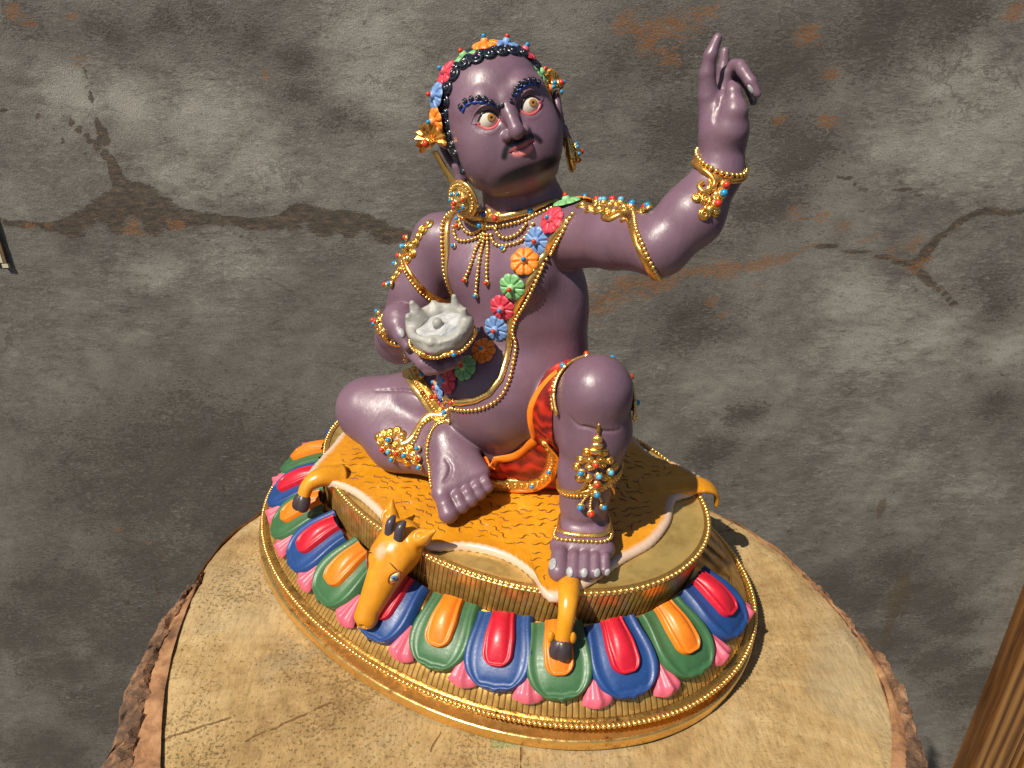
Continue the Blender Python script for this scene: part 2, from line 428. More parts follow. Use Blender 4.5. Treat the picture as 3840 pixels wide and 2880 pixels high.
# dark stained post and board of a door frame, right edge of the view
m, nt, b = new_mat("stained_pine"); g = NT(nt); co = g.coord()
gr = g.noise(g.map(co, (1, 1, .045)), 190, 6, .6, 1.2)
wv = g.n("ShaderNodeTexWave", wave_type='BANDS', bands_direction='X', ins={"Vector": g.map(co, (1, 1, .05)), "Scale": 22, "Distortion": 5.0, "Detail": 4, "Detail Scale": 1.6}).outputs["Fac"]
g.link(g.ramp(g.math('ADD', g.math('MULTIPLY', gr, .55), g.math('MULTIPLY', wv, .45)), [(.22, (.055, .020, .005)), (.5, (.18, .076, .017)), (.78, (.31, .155, .042))]), b.inputs["Base Color"])
b.inputs["Roughness"].default_value = .42
g.link(g.bump(gr, .3, .001), b.inputs["Normal"])
def board(x0, x1, y0, y1, z0, z1, bev, seg=40):
    prof = [(x0, y1), (x0, y0 + bev), (x0 + bev, y0), (x1 - bev, y0), (x1, y0 + bev), (x1, y1)]
    zs = np.linspace(z0, z1, seg); V = []
    for z in zs:
        for (x, y) in prof:
            V.append((x + .06 * math.sin(z * .21 + x), y + .04 * math.sin(z * .33 + y), z))
    return V, grid_faces(seg, 6, False, True) + [tuple(range(6))[::-1], tuple(range(6 * (seg - 1), 6 * seg))]
post = empty("door_frame", (60, 38.7, FLOOR))
tag(post, "dark brown stained wooden door frame post at the right edge", "door frame")
for (x0, x1, y0, nm) in ((57.2, 62.2, 37.4, "board"), (62.5, 64.0, 38.2, "bead_moulding"), (64.2, 72.0, 37.7, "board")):
    V, F = board(x0 - 60, x1 - 60, y0 - 38.7, 1.25, 0.0, 110.0, .35)
    part(nm, V, F, m, post, False)

# cut corner of a framed dark notice hung on the wall, left edge of the view
pl = empty("framed_notice", (-47.5, WY - .30, 4.0))
tag(pl, "dark framed notice with a cream lower border at the left edge of the wall", "notice")
m_dk = paint("notice_dark", (.012, .016, .014), .5); m_cr = paint("notice_cream", (.62, .56, .42), .6); m_ed = paint("notice_edge", (.16, .10, .05), .6)
def box(x0, x1, y0, y1, z0, z1):
    V = [(x, y, z) for x in (x0, x1) for y in (y0, y1) for z in (z0, z1)]
    return V, [(0, 1, 3, 2), (4, 6, 7, 5), (0, 4, 5, 1), (2, 3, 7, 6), (0, 2, 6, 4), (1, 5, 7, 3)]
V, F = box(-6, 4.05, -.05, .2, -3.55, 8); part("panel", V, F, m_dk, pl, False)
V, F = box(-6, 4.0, -.08, .2, -4.5, -3.56); part("cream_border", V, F, m_cr, pl, False)
V, F = box(4.06, 4.3, -.07, .2, -4.6, 8); part("edge_strip", V, F, m_ed, pl, False)
V, F = box(3.85, 4.38, -.10, .2, -4.95, -4.61); part("corner_tab", V, F, m_cr, pl, False)

# ------------------------------------------------------------------ the tree stump
stump = empty("tree_stump", (1.0, -5.0, FLOOR))
tag(stump, "sawn tree stump with pale pitted top and rough bark under the statue", "tree stump")
OFF = np.array((1.0, -5.0, FLOOR))
outline = [(-10.1, 2.9), (-10.83, 1.47), (-11.23, -.14), (-11.37, -1.49), (-11.2, -3.23), (-10.88, -5.62), (-10.23, -7.94), (-9.55, -9.95), (-8.4, -12.2), (-6.2, -14.8), (-3.2, -16.6), (.5, -17.3), (4.5, -16.6), (8.2, -14.6), (10.9, -12.2), (12.5, -9.86),
           (13.13, -8.37), (13.58, -6.5), (13.6, -4.8), (13.31, -3.46), (12.86, -1.62), (12.23, -.01), (11.2, 1.63), (9.81, 3.08), (8.2, 5.6), (5.2, 8.2), (1.0, 9.6), (-3.5, 9.6), (-7.0, 8.0), (-9.0, 5.4)]
OUT = resample(spline(outline, 8, True), n=320, closed=True)
cen = np.array((1.0, -4.6))
nth, nr = 320, 70
rr = np.linspace(0, 1, nr) ** .85
V = []
for i, r in enumerate(rr):
    P = cen + (OUT - cen) * r
    V.append(np.c_[P, np.zeros(nth)])
V = np.vstack(V)
rad = np.repeat(rr, nth)
th = np.arctan2(V[:, 1] - cen[1], V[:, 0] - cen[0])
V[:, 2] = fbm(np.c_[V[:, :2] * 1.1, V[:, :1] * 0], 1.0, 5) * .16 - .10 - np.clip(rad - .965, 0, 1) * 6 * (.5 + fbm(np.c_[th * 9, th * 0, th * 0 + 3], 1, 3))
inner = np.hypot((V[:, 0] - .3), (V[:, 1] - 0)) < 11.5
V[:, 2] = np.minimum(V[:, 2], -.02)
F = grid_faces(nr, nth, False, True)
m, nt, b = new_mat("sawn_wood"); g = NT(nt); co = g.coord()
pos = g.map(co, (1, 1, 0))
nz1 = g.noise(pos, 22, 6, .6, .5); nz2 = g.noise(pos, 120, 6, .7); por = g.noise(pos, 430, 3, .6)
ringv = g.n("ShaderNodeTexWave", wave_type='RINGS', rings_direction='Z', ins={"Vector": g.map(pos, (1, 1, 1), (.004, -.006, 0)), "Scale": 42, "Distortion": 5.0, "Detail": 4, "Detail Scale": .8}).outputs["Fac"]
grad = g.n("ShaderNodeTexGradient", gradient_type='RADIAL', ins={"Vector": pos}).outputs["Fac"]
ray = g.noise(g.n("ShaderNodeCombineXYZ", ins={0: g.math('MULTIPLY', grad, 70), 1: g.n("ShaderNodeVectorMath", operation='LENGTH', ins={0: pos}).outputs["Value"]}).outputs[0], 3.0, 4, .6)
saw = g.noise(g.map(pos, (1, .10, 1), (0, 0, 0), (0, 0, -.55)), 240, 4, .6)
t = g.math('ADD', g.math('MULTIPLY', nz1, .5), g.math('ADD', g.math('MULTIPLY', nz2, .25), g.math('ADD', g.math('MULTIPLY', ringv, .02), g.math('MULTIPLY', ray, .18))))
wood = g.ramp(t, [(.32, (.20, .115, .042)), (.46, (.37, .25, .108)), (.58, (.47, .34, .165)), (.72, (.56, .44, .245))])
wood = g.mix(g.math('MULTIPLY', g.ramp(g.noise(pos, 13, 5, .65, .8), [(.52, 0.0), (.66, 1.0)]), .45), wood, (.30, .255, .17))     # grey weathering
wood = g.mix(g.math('MULTIPLY', g.ramp(g.noise(pos, 30, 5, .7), [(.60, 0.0), (.74, 1.0)]), .5), wood, (.33, .165, .05))       # resin patches
wood = g.mix(g.math('MULTIPLY', g.ramp(saw, [(.28, 1.0), (.44, 0.0)]), .20), wood, (.24, .15, .06))
fib = g.noise(g.map(pos, (1, .25, 1), (0, 0, 0), (0, 0, .5)), 700, 5, .7)
wood = g.mix(1.0, wood, g.ramp(fib, [(.28, .74), (.5, 1.0), (.75, 1.16)]), 'MULTIPLY')
pit = g.noise(pos, 800, 4, .65); patch = g.noise(pos, 26, 4, .6)
pores = g.ramp(g.math('ADD', g.math('MULTIPLY', pit, .72), g.math('MULTIPLY', patch, .34)), [(.40, 1.0), (.47, 0.0)])
sx_ = g.n('ShaderNodeSeparateXYZ', ins={0: pos}).outputs[0]
pores = g.math('MULTIPLY', pores, g.ramp(g.math('ADD', g.math('MULTIPLY', sx_, -6.0), .45), [(.0, .25), (1.0, 1.0)]))
wood = g.mix(g.math('MULTIPLY', pores, .38), wood, (.13, .075, .025))
warp = g.n("ShaderNodeVectorMath", operation='ADD', ins={0: pos, 1: g.n("ShaderNodeVectorMath", operation='SCALE', ins={0: g.n("ShaderNodeVectorMath", operation='SUBTRACT', ins={0: g.noise(pos, 160, 4, .6, 0, "Color"), 1: (.5, .5, .5)}).outputs[0], "Scale": .0022}).outputs[0]}).outputs[0]
crk = None
for (a, c2, w) in (((-9.89, -8.96), (-7.91, -8.10), .05), ((-7.14, -8.96), (-4.83, -7.55), .045), ((1.36, -9.25), (1.40, -11.5), .05), ((-1.06, -8.54), (-1.40, -9.35), .035),
                   ((9.38, 1.17), (10.83, 1.63), .045), ((10.2, 1.5), (10.76, 2.10), .03), ((-9.6, -12), (-9.9, -9.2), .05), ((-2.5, -12.5), (-.9, -10.6), .03)):
    d = segdist(g, warp, (a[0] - OFF[0], a[1] - OFF[1], 0), (c2[0] - OFF[0], c2[1] - OFF[1], 0))
    f = g.ramp(g.math('MULTIPLY', d, 1 / (w * S)), [(.45, 1.0), (1.0, 0.0)])
    crk = f if crk is None else g.math('MAXIMUM', crk, f)
wood = g.mix(g.math('MULTIPLY', crk, .8), wood, (.16, .070, .020))
for (px, py, r, col) in ((1.9, -8.9, .33, (.33, .10, .26)), (.95, -9.1, .35, (.14, .24, .10)), (5.1, -8.7, .12, (.10, .13, .05)), (-7.0, -11.0, .18, (.12, .16, .08))):   # old paint drips
    d = segdist(g, warp, (px - OFF[0] - r, py - OFF[1], 0), (px - OFF[0] + r, py - OFF[1] + .1, 0))
    f = g.ramp(g.math('ADD', g.math('MULTIPLY', d, 1 / (.35 * S)), g.math('SUBTRACT', nz2, .5)), [(.2, 1.0), (.8, 0.0)])
    wood = g.mix(g.math('MULTIPLY', f, .5), wood, col)
# orange brown inner bark round the rim
edge = g.attr("rim", "Fac")
wood = g.mix(g.math('MULTIPLY', g.ramp(g.math('ADD', edge, g.math('MULTIPLY', g.math('SUBTRACT', nz2, .5), .35)), [(.45, 0.0), (.6, 1.0)]), .85), wood, g.ramp(nz2, [(.35, (.16, .065, .022)), (.65, (.36, .17, .07))]))
g.link(wood, b.inputs["Base Color"])
b.inputs["Roughness"].default_value = .82
b.inputs["Specular IOR Level"].default_value = .2
hgt = g.math('ADD', g.math('SUBTRACT', g.math('ADD', g.math('MULTIPLY', nz2, .8), g.math('MULTIPLY', fib, .5)), g.math('MULTIPLY', pores, 1.1)), g.math('SUBTRACT', g.math('MULTIPLY', saw, .5), g.math('MULTIPLY', crk, 1.5)))
g.link(g.bump(hgt, .65, .0012), b.inputs["Normal"])
part("cut_top", V - OFF, F, m, stump, True, {"rim": np.clip((rad - .955) / .09, 0, 1)})

# trunk wall under the top, with bark plates standing proud of it
m_bark, nt, b = new_mat("bark"); g = NT(nt); co = g.coord()
bn = g.noise(g.map(co, (1, 1, .35)), 70, 8, .7, .5); bn2 = g.noise(co, 260, 5, .65)
bc = g.ramp(g.math('ADD', g.math('MULTIPLY', bn, .6), g.math('MULTIPLY', bn2, .4)), [(.34, (.022, .014, .009)), (.48, (.11, .060, .033)), (.58, (.26, .135, .066)), (.70, (.34, .25, .16))])
g.link(bc, b.inputs["Base Color"]); b.inputs["Roughness"].default_value = .88
g.link(g.bump(g.math('ADD', bn, bn2), .8, .002), b.inputs["Normal"])
m_inner, nt, b = new_mat("inner_bark"); g = NT(nt); co = g.coord()
bn = g.noise(g.map(co, (1, 1, .2)), 110, 7, .65, .5)
g.link(g.ramp(bn, [(.32, (.10, .045, .020)), (.5, (.30, .145, .062)), (.68, (.44, .25, .12))]), b.inputs["Base Color"]); b.inputs["Roughness"].default_value = .8
g.link(g.bump(bn, .7, .0015), b.inputs["Normal"])
nz_ = 40; V = []
for k in range(nz_):
    z = -.10 - (abs(FLOOR) - .1) * (k / (nz_ - 1)) ** 2.2
    flare = 1.0 + .012 * min(1, -z / 2) + .05 * (-z / 72)
    P = cen + (OUT - cen) * flare
    nn = fbm(np.c_[P * .9, np.full(nth, z * .25)], 1, 5)
    V.append(np.c_[cen + (P - cen) * (1 + .035 * nn[:, None]), np.full(nth, z)])
part("trunk", np.vstack(V) - OFF, grid_faces(nz_, nth, False, True), m_inner, stump)

def bark_plate(poly_i, poly_o, s0, s1, depth, seed):
    """a ragged plate between the wood's rim and the bark's outer line, hanging down the trunk"""
    n, mrow = 20, 9; V = []
    ts = np.linspace(s0, s1, n)
    I = np.stack([np.interp(ts, np.linspace(0, 1, len(poly_i)), poly_i[:, k]) for k in (0, 1)], 1)
    O = np.stack([np.interp(ts, np.linspace(0, 1, len(poly_o)), poly_o[:, k]) for k in (0, 1)], 1)
    prof = [(.28, -.55), (.36, -.10), (.52, .0), (.74, -.12), (.95, -.45), (1.08, -1.1), (1.05, -2.4), (.95, -4.0), (.3, -depth)]
    for (u, z) in prof:
        P = I + (O - I) * u
        V.append(np.c_[P, np.full(n, z)])
    V = np.array(V)
    q = V.reshape(-1, 3)
    edge = np.minimum(np.linspace(0, 1, n), np.linspace(1, 0, n)); lo = (edge < .06)[None, :] * np.ones((mrow, 1))
    q = q + np.c_[fbm(q + seed, 2.2, 5), fbm(q + seed + 31, 2.2, 5), fbm(q + seed + 77, 1.8, 5) * 1.2] * (.58, .58, .5)
    q[:, 2] -= lo.ravel() * .22
    q[:, 2] = np.where(np.repeat([p[0] for p in prof], n) < .6, np.minimum(q[:, 2], .06 - .03 * (seed % 3)), q[:, 2])
    return q - OFF, grid_faces(mrow, n)
LO = np.array([(-11.25, -1.2), (-11.60, -2.26), (-11.85, -2.9), (-11.98, -3.6), (-12.02, -4.14), (-11.95, -4.90), (-11.90, -5.9), (-11.81, -6.97), (-11.46, -7.9), (-11.2, -9.0), (-11.25, -10.0), (-10.6, -11.6), (-9.4, -13.6), (-7.2, -16)])
LI = np.array([(-11.28, -1.1), (-11.2, -3.1), (-11.05, -4.36), (-10.87, -5.62), (-10.52, -7.06), (-10.19, -8.11), (-9.89, -9.01), (-9.52, -10.0), (-8.5, -12.1), (-6.3, -14.7)])
RO = np.array([(12.71, -1.30), (12.95, -1.76), (13.2, -2.39), (13.4, -3.11), (13.65, -4.03), (13.9, -4.90), (14.1, -5.52), (14.2, -6.21), (14.2, -7.06), (14.05, -7.94), (13.9, -8.69), (13.76, -9.6), (13.3, -11.2), (11.8, -13.6)])
RI = np.array([(12.7, -1.2), (13.30, -3.46), (13.55, -4.79), (13.60, -5.82), (13.53, -6.87), (13.30, -7.94), (13.01, -8.77), (12.5, -9.9), (10.9, -12.2)])
for (I_, O_, cnt, sd) in ((LI, LO, 20, 5), (RI, RO, 18, 300)):
    I_ = resample(I_, n=60); O_ = resample(O_, n=60); O_ = I_ + (O_ - I_) * np.linspace(1.0, 1.45 if sd == 5 else 1.1, 60)[:, None]
    Vs = []; ns_ = 60
    for u_, z_ in ((-.06, -.06), (.06, -.05), (.16, -.07), (.26, -.10), (.36, -.16), (.46, -.30), (.5, -1.2)):
        P = I_ + (O_ - I_) * u_; Vs.append(np.c_[P, z_ + .16 * fbm(np.c_[P * (1.2, .5), np.full(ns_, u_ * 9)], 1.6, 4)])
    Vs = np.vstack(Vs); Vs[:, 2] = np.minimum(Vs[:, 2], -.015)
    part("inner_bark", Vs - OFF, grid_faces(7, ns_), m_inner, stump)
    for k in range(cnt):
        a, c2 = k / cnt, (k + 1.3) / cnt
        Vp, Fp = bark_plate(I_, O_, a, min(1, c2), 7.0, sd + k * 13.7)
        part("bark_plate", Vp, Fp, m_bark, stump, False)
# ------------------------------------------------------------------ sculpting: signed distances on a grid, surfaced with surface nets
class Sculpt:
    def __init__(s, lo, hi, h):
        s.lo = np.array(lo, float); s.h = h
        s.dim = np.ceil((np.array(hi) - s.lo) / h).astype(int) + 1
        s.d = np.full(s.dim, 50.0, np.float32)
    def op(s, fn, blo, bhi, k=.2, mode='add'):
        pad = k + 3.5 * s.h
        i0 = np.clip(np.floor((np.asarray(blo) - pad - s.lo) / s.h).astype(int), 0, s.dim)
        i1 = np.clip(np.ceil((np.asarray(bhi) + pad - s.lo) / s.h).astype(int) + 1, 0, s.dim)
        if (i1 <= i0).any(): return
        ax = [(s.lo[a] + s.h * np.arange(i0[a], i1[a])).astype(np.float32) for a in range(3)]
        x, y, z = ax[0][:, None, None], ax[1][None, :, None], ax[2][None, None, :]
        n = fn(x, y, z).astype(np.float32)
        sl = tuple(slice(i0[a], i1[a]) for a in range(3))
        d = s.d[sl]
        if mode == 'add':
            hh = np.clip(.5 + .5 * (d - n) / k, 0, 1)
            s.d[sl] = d + (n - d) * hh - k * hh * (1 - hh)
        elif mode == 'sub':
            n = -n
            hh = np.clip(.5 + .5 * (n - d) / k, 0, 1)
            s.d[sl] = d + (n - d) * hh + k * hh * (1 - hh)
    def cone(s, a, b, ra, rb, k=.2, mode='add'):
        a = np.asarray(a, float); b = np.asarray(b, float); ab = b - a; L2 = float(ab @ ab) + 1e-9
        def fn(x, y, z):
            t = np.clip(((x - a[0]) * ab[0] + (y - a[1]) * ab[1] + (z - a[2]) * ab[2]) / L2, 0, 1)
            t = t.astype(np.float32)
            return np.sqrt((x - a[0] - t * ab[0]) ** 2 + (y - a[1] - t * ab[1]) ** 2 + (z - a[2] - t * ab[2]) ** 2) - (ra + (rb - ra) * t)
        r = max(ra, rb)
        s.op(fn, np.minimum(a, b) - r, np.maximum(a, b) + r, k, mode)
    def chain(s, P, R, k=.2, mode='add'):
        R = [R] * len(P) if np.isscalar(R) else R
        for i in range(len(P) - 1):
            s.cone(P[i], P[i + 1], R[i], R[i + 1], k, mode)
    def ell(s, c, r, k=.3, R=None, mode='add', p=2.0):
        c = np.asarray(c, float); r = np.asarray(r, float)
        M = np.eye(3) if R is None else np.asarray(R, float)
        def fn(x, y, z):
            dx, dy, dz = x - c[0], y - c[1], z - c[2]
            u = (M[0, 0] * dx + M[1, 0] * dy + M[2, 0] * dz) / r[0]
            v = (M[0, 1] * dx + M[1, 1] * dy + M[2, 1] * dz) / r[1]
            w = (M[0, 2] * dx + M[1, 2] * dy + M[2, 2] * dz) / r[2]
            if p == 2.0:
                q = np.sqrt(u * u + v * v + w * w); g = np.sqrt((u / r[0]) ** 2 + (v / r[1]) ** 2 + (w / r[2]) ** 2)
                return q * (q - 1) / np.maximum(g, 1e-5)
            q = (np.abs(u) ** p + np.abs(v) ** p + np.abs(w) ** p) ** (1 / p)
            return (q - 1) * r.min()
        e = r.max() if R is not None else r
        s.op(fn, c - e, c + e, k, mode)
    def plane(s, c, n):
        """keep the half space behind the plane (c, n)"""
        n = nrm(n)
        ax = [(s.lo[a] + s.h * np.arange(s.dim[a])).astype(np.float32) for a in range(3)]
        q = (ax[0] - c[0])[:, None, None] * n[0] + (ax[1] - c[1])[None, :, None] * n[1] + (ax[2] - c[2])[None, None, :] * n[2]
        np.maximum(s.d, q.astype(np.float32), out=s.d)
    def sample(s, P):
        P = np.atleast_2d(np.asarray(P, float))
        q = np.clip((P - s.lo) / s.h, 0, np.array(s.dim) - 1.001)
        i = q.astype(int); f = q - i; out = 0
        for dx in (0, 1):
            for dy in (0, 1):
                for dz in (0, 1):
                    w = (f[:, 0] if dx else 1 - f[:, 0]) * (f[:, 1] if dy else 1 - f[:, 1]) * (f[:, 2] if dz else 1 - f[:, 2])
                    out = out + w * s.d[i[:, 0] + dx, i[:, 1] + dy, i[:, 2] + dz]
        return out
    def grad(s, P, e=None):
        P = np.atleast_2d(np.asarray(P, float)); e = e or s.h * 1.5
        return nrm(np.stack([s.sample(P + e * np.eye(3)[a]) - s.sample(P - e * np.eye(3)[a]) for a in range(3)], 1))
    def snap(s, P, off=0.0, it=8):
        P = np.atleast_2d(np.asarray(P, float)).copy()
        for _ in range(it):
            P -= s.grad(P) * np.clip(s.sample(P) - off, -.4, .4)[:, None]
        return P, s.grad(P)
    def mesh(s):
        d = s.d; sg = d < 0
        cnt = np.zeros(np.array(s.dim) - 1, np.int8)
        for dx in (0, 1):
            for dy in (0, 1):
                for dz in (0, 1):
                    cnt += sg[dx:d.shape[0] - 1 + dx, dy:d.shape[1] - 1 + dy, dz:d.shape[2] - 1 + dz]
        act = (cnt > 0) & (cnt < 8)
        C = np.argwhere(act); idx = np.full(act.shape, -1, np.int32); idx[act] = np.arange(len(C))
        acc = np.zeros((len(C), 3)); num = np.zeros(len(C))
        cor = [(a, b, c) for a in (0, 1) for b in (0, 1) for c in (0, 1)]
        val = {o: d[C[:, 0] + o[0], C[:, 1] + o[1], C[:, 2] + o[2]].astype(float) for o in cor}
        for o in cor:
            for a in range(3):
                if o[a] == 0:
                    o2 = tuple(o[j] + (j == a) for j in range(3))
                    v0, v1 = val[o], val[o2]; m = (v0 < 0) != (v1 < 0)
                    t = np.where(m, v0 / np.where(m, v0 - v1, 1), 0)
                    p = np.tile(np.array(o, float), (len(C), 1)); p[:, a] += t
                    acc[m] += p[m]; num[m] += 1
        V = s.lo + s.h * (C + acc / num[:, None])
        Fs = []
        for a in range(3):
            b, c = (a + 1) % 3, (a + 2) % 3
            sl0 = [slice(None)] * 3; sl1 = [slice(None)] * 3
            sl0[a] = slice(0, -1); sl1[a] = slice(1, None)
            s0, s1 = sg[tuple(sl0)], sg[tuple(sl1)]
            E = np.argwhere(s0 != s1)
            E = E[(E[:, b] > 0) & (E[:, c] > 0) & (E[:, b] < d.shape[b] - 1) & (E[:, c] < d.shape[c] - 1)]
            ins = s0[E[:, 0], E[:, 1], E[:, 2]]
            def cell(db, dc):
                q = E.copy(); q[:, b] -= db; q[:, c] -= dc
                return idx[q[:, 0], q[:, 1], q[:, 2]]
            Q = np.stack([cell(1, 1), cell(0, 1), cell(0, 0), cell(1, 0)], 1)
            Q[~ins] = Q[~ins][:, ::-1]
            Fs.append(Q[(Q >= 0).all(1)])
        return V, np.concatenate(Fs)

# ------------------------------------------------------------------ the lotus pedestal (same frame as the statue)
ped = empty("lotus_pedestal", tuple(PIVOT), YAW)
tag(ped, "oval gilded lotus pedestal with blue, green, red and orange petals on the stump", "pedestal")
BX = -1.1
def ell_pt(t, z, inset):
    """point on the pedestal's oval section: centre drifts back and left to right with height"""
    f = min(max(z / 4.0, 0), 1)
    a, b_ = 11.0 - inset, 7.80 - inset * .82
    c_, s_ = math.cos(t), math.sin(t); e = 2 / 2.09
    return np.array((BX + .54 * f + a * math.copysign(abs(c_) ** e, c_), .48 * f + b_ * math.copysign(abs(s_) ** e, s_), z))
def ell_n(t, inset=0.0):
    a, b_ = 11.0 - inset, 7.77 - inset * .82
    return nrm(np.array((b_ * math.cos(t), a * math.sin(t), 0)))
def even_t(n, z, inset):
    P = np.array([ell_pt(t, z, inset) for t in np.linspace(0, 2 * math.pi, 721)])
    d = np.r_[0, np.cumsum(np.linalg.norm(np.diff(P, axis=0), axis=1))]
    return np.interp(np.arange(n) / n * d[-1], d, np.linspace(0, 2 * math.pi, 721)), d[-1]
m_gold = gold("antique_gold")
m_goldb = gold("bright_gold", (.86, .54, .17), (.45, .20, .04), .22, .2, 300, .35)
m_goldd = gold("plate_gold", (.66, .46, .15), (.46, .30, .09), .34, .10, 160, .9)
m_goldd.node_tree.nodes["Principled BSDF"].inputs["Metallic"].default_value = .62
m_antq = gold("antiqued_moulding", (.60, .32, .07), (.13, .045, .008), .30, .5, 520, .8)
m_groove = paint("brown_groove", (.14, .05, .012), .5)
def swept(name, prof, mat, n=360, parent=ped):
    ts, _ = even_t(n, prof[0][0], prof[0][1]); V = []
    for (z, i_) in prof:
        V += [ell_pt(t, z, i_) for t in ts]
    return part(name, V, grid_faces(len(prof), n, False, True), mat, parent)
swept("foot_flange", [(0, .02), (.03, 0), (.32, .0), (.36, .03), (.38, .10), (.37, .42), (.40, .50)], m_goldb)
swept("moulding", [(.40, .46), (.43, .58), (.52, .60), (.68, .46), (.78, .28), (.86, .24), (.94, .28), (.97, .42)], m_antq)
top_pts, _ = even_t(240, 4.0, 2.95)
V = []; rings = [(3.90, 2.66), (3.97, 2.72), (3.985, 2.95), (3.94, 3.02), (3.94, 3.25), (3.96, 3.6), (3.97, 5.0), (3.97, 6.6)]
for (z, i_) in rings: V += [ell_pt(t, z, i_) for t in top_pts]
part("top_plate", V, grid_faces(len(rings), 240, False, True) + [tuple(range(240 * 7, 240 * 8))], m_goldd, ped)

# ribbed bands: raised gold ribs with brown grooves between, built as relief
def ribbed(name, z0, i0, z1, i1, bulge, n, amp, rows=7, mat=None):
    ts, per = even_t(n * 6, z0, i0); V = []; G = []
    for r in range(rows):
        f = r / (rows - 1)
        z = z0 + (z1 - z0) * f; ins = i0 + (i1 - i0) * f - bulge * math.sin(math.pi * f)
        for k, t in enumerate(ts):
            ph = k % 6
            dep = 1.0 if ph else -1.0
            V.append(ell_pt(t, z, ins - amp * dep)); G.append(1.0 if ph == 0 else 0.0)
    return part(name, V, grid_faces(rows, len(ts), False, True), mat, ped, True, {"groove": np.array(G)})
m_rib, nt, b = new_mat("ribbed_gold"); g = NT(nt); co = g.coord()
f = g.noise(co, 240, 5, .6)
gcol = g.ramp(f, [(.3, (.42, .22, .05)), (.6, (.74, .43, .12)), (.8, (.84, .53, .18))])
gm = g.ramp(g.math('ADD', g.attr("groove", "Fac"), g.math('MULTIPLY', g.math('SUBTRACT', f, .5), .5)), [(.35, 0.0), (.8, 1.0)])
g.link(g.mix(gm, gcol, (.13, .04, .008)), b.inputs["Base Color"])
b.inputs["Metallic"].default_value = .70; b.inputs["Roughness"].default_value = .32
g.link(g.bump(g.noise(co, 500, 3), .2, .0005), b.inputs["Normal"])
ribbed("upper_ribbed_band", 2.62, 2.80, 3.90, 2.66, .0, 250, .016, 3, m_rib)
ribbed("lower_ribbed_band", .95, .44, 1.75, 1.25, .12, 300, .018, 6, m_rib)
# engraved cove behind and under the petals
m_eng, nt, b = new_mat("engraved_gold"); g = NT(nt); co = g.coord()
vor = g.n("ShaderNodeTexVoronoi", feature='SMOOTH_F1', ins={"Vector": co, "Scale": 75}).outputs["Distance"]
wv = g.n("ShaderNodeTexWave", wave_type='RINGS', ins={"Vector": co, "Scale": 55, "Distortion": 7, "Detail": 2, "Detail Scale": 1.2}).outputs["Fac"]
h = g.math('ADD', g.math('MULTIPLY', vor, .5), g.math('MULTIPLY', wv, .5))
g.link(g.ramp(h, [(.18, (.12, .05, .012)), (.36, (.55, .32, .09)), (.6, (.80, .50, .16))]), b.inputs["Base Color"])
b.inputs["Metallic"].default_value = .88; b.inputs["Roughness"].default_value = .27
g.link(g.bump(h, .8, .0012), b.inputs["Normal"])
swept("engraved_slope", [(1.72, 1.22), (1.95, 1.36), (2.2, 1.7), (2.45, 2.2), (2.68, 2.76)], m_eng)

# scroll leaves in the recessed moulding: slanted lobes, mirrored in bays
mb = MB(); ts, per = even_t(132, .6, .6)
for k, t in enumerate(ts):
    s_ = 1 if (k // 6) % 2 else -1
    n_ = ell_n(t); tg = np.array((-n_[1], n_[0], 0))
    for j, (u0, u1, z0, z1) in enumerate(((-.10, .20, .46, .74), (.02, .26, .43, .58))):
        P = [ell_pt(t, z0, .60) + tg * s_ * u0, ell_pt(t, (z0 + z1) / 2, .56) + tg * s_ * (u0 + u1) * .35 + n_ * .03, ell_pt(t, z1, .40) + tg * s_ * u1 + n_ * .01]
        Vt, Ft = tube(spline(P, 3), np.array([.04, .06, .065, .06, .05, .04, .02]), 5); mb.add(Vt, Ft)
o = mb.build("scroll_relief", m_gold, ped); o["kind"] = "stuff"

# beaded rims: the beads in view are separate, those round the back are one run
me_bead = mesh_data("bead", *sphere(1.0, 8, 6), m_goldb)
def bead_ring(name, n, z, inset, r, t_from, t_to, cap):
    ts, per = even_t(n, z, inset); ts = np.mod(ts, 2 * math.pi)
    host = swept(name, [(z - r * .8, inset - .02), (z - r * .2, inset - .05), (z + r * .4, inset + .02), (z + r * .5, inset + .16)], m_gold, 240)
    mb = MB(); cnt = 0
    for t in ts:
        p = ell_pt(t, z, inset - .02)
        tt = t if t <= math.pi else t - 2 * math.pi
        if t_from <= tt <= t_to and cnt < cap:
            inst("bead", me_bead, host, p, frame_z(ell_n(t)), r * (.94 + .12 * rng.random())); cnt += 1
        else:
            mb.add(*sphere(r, 6, 4, p))
    o = mb.build("bead_run", m_goldb, host); o["kind"] = "stuff"
bead_ring("upper_beaded_rim", 236, 3.98, 2.74, .088, math.radians(-178), math.radians(45), 148)
bead_ring("lower_beaded_rim", 372, .89, .16, .084, math.radians(-152), math.radians(3), 152)

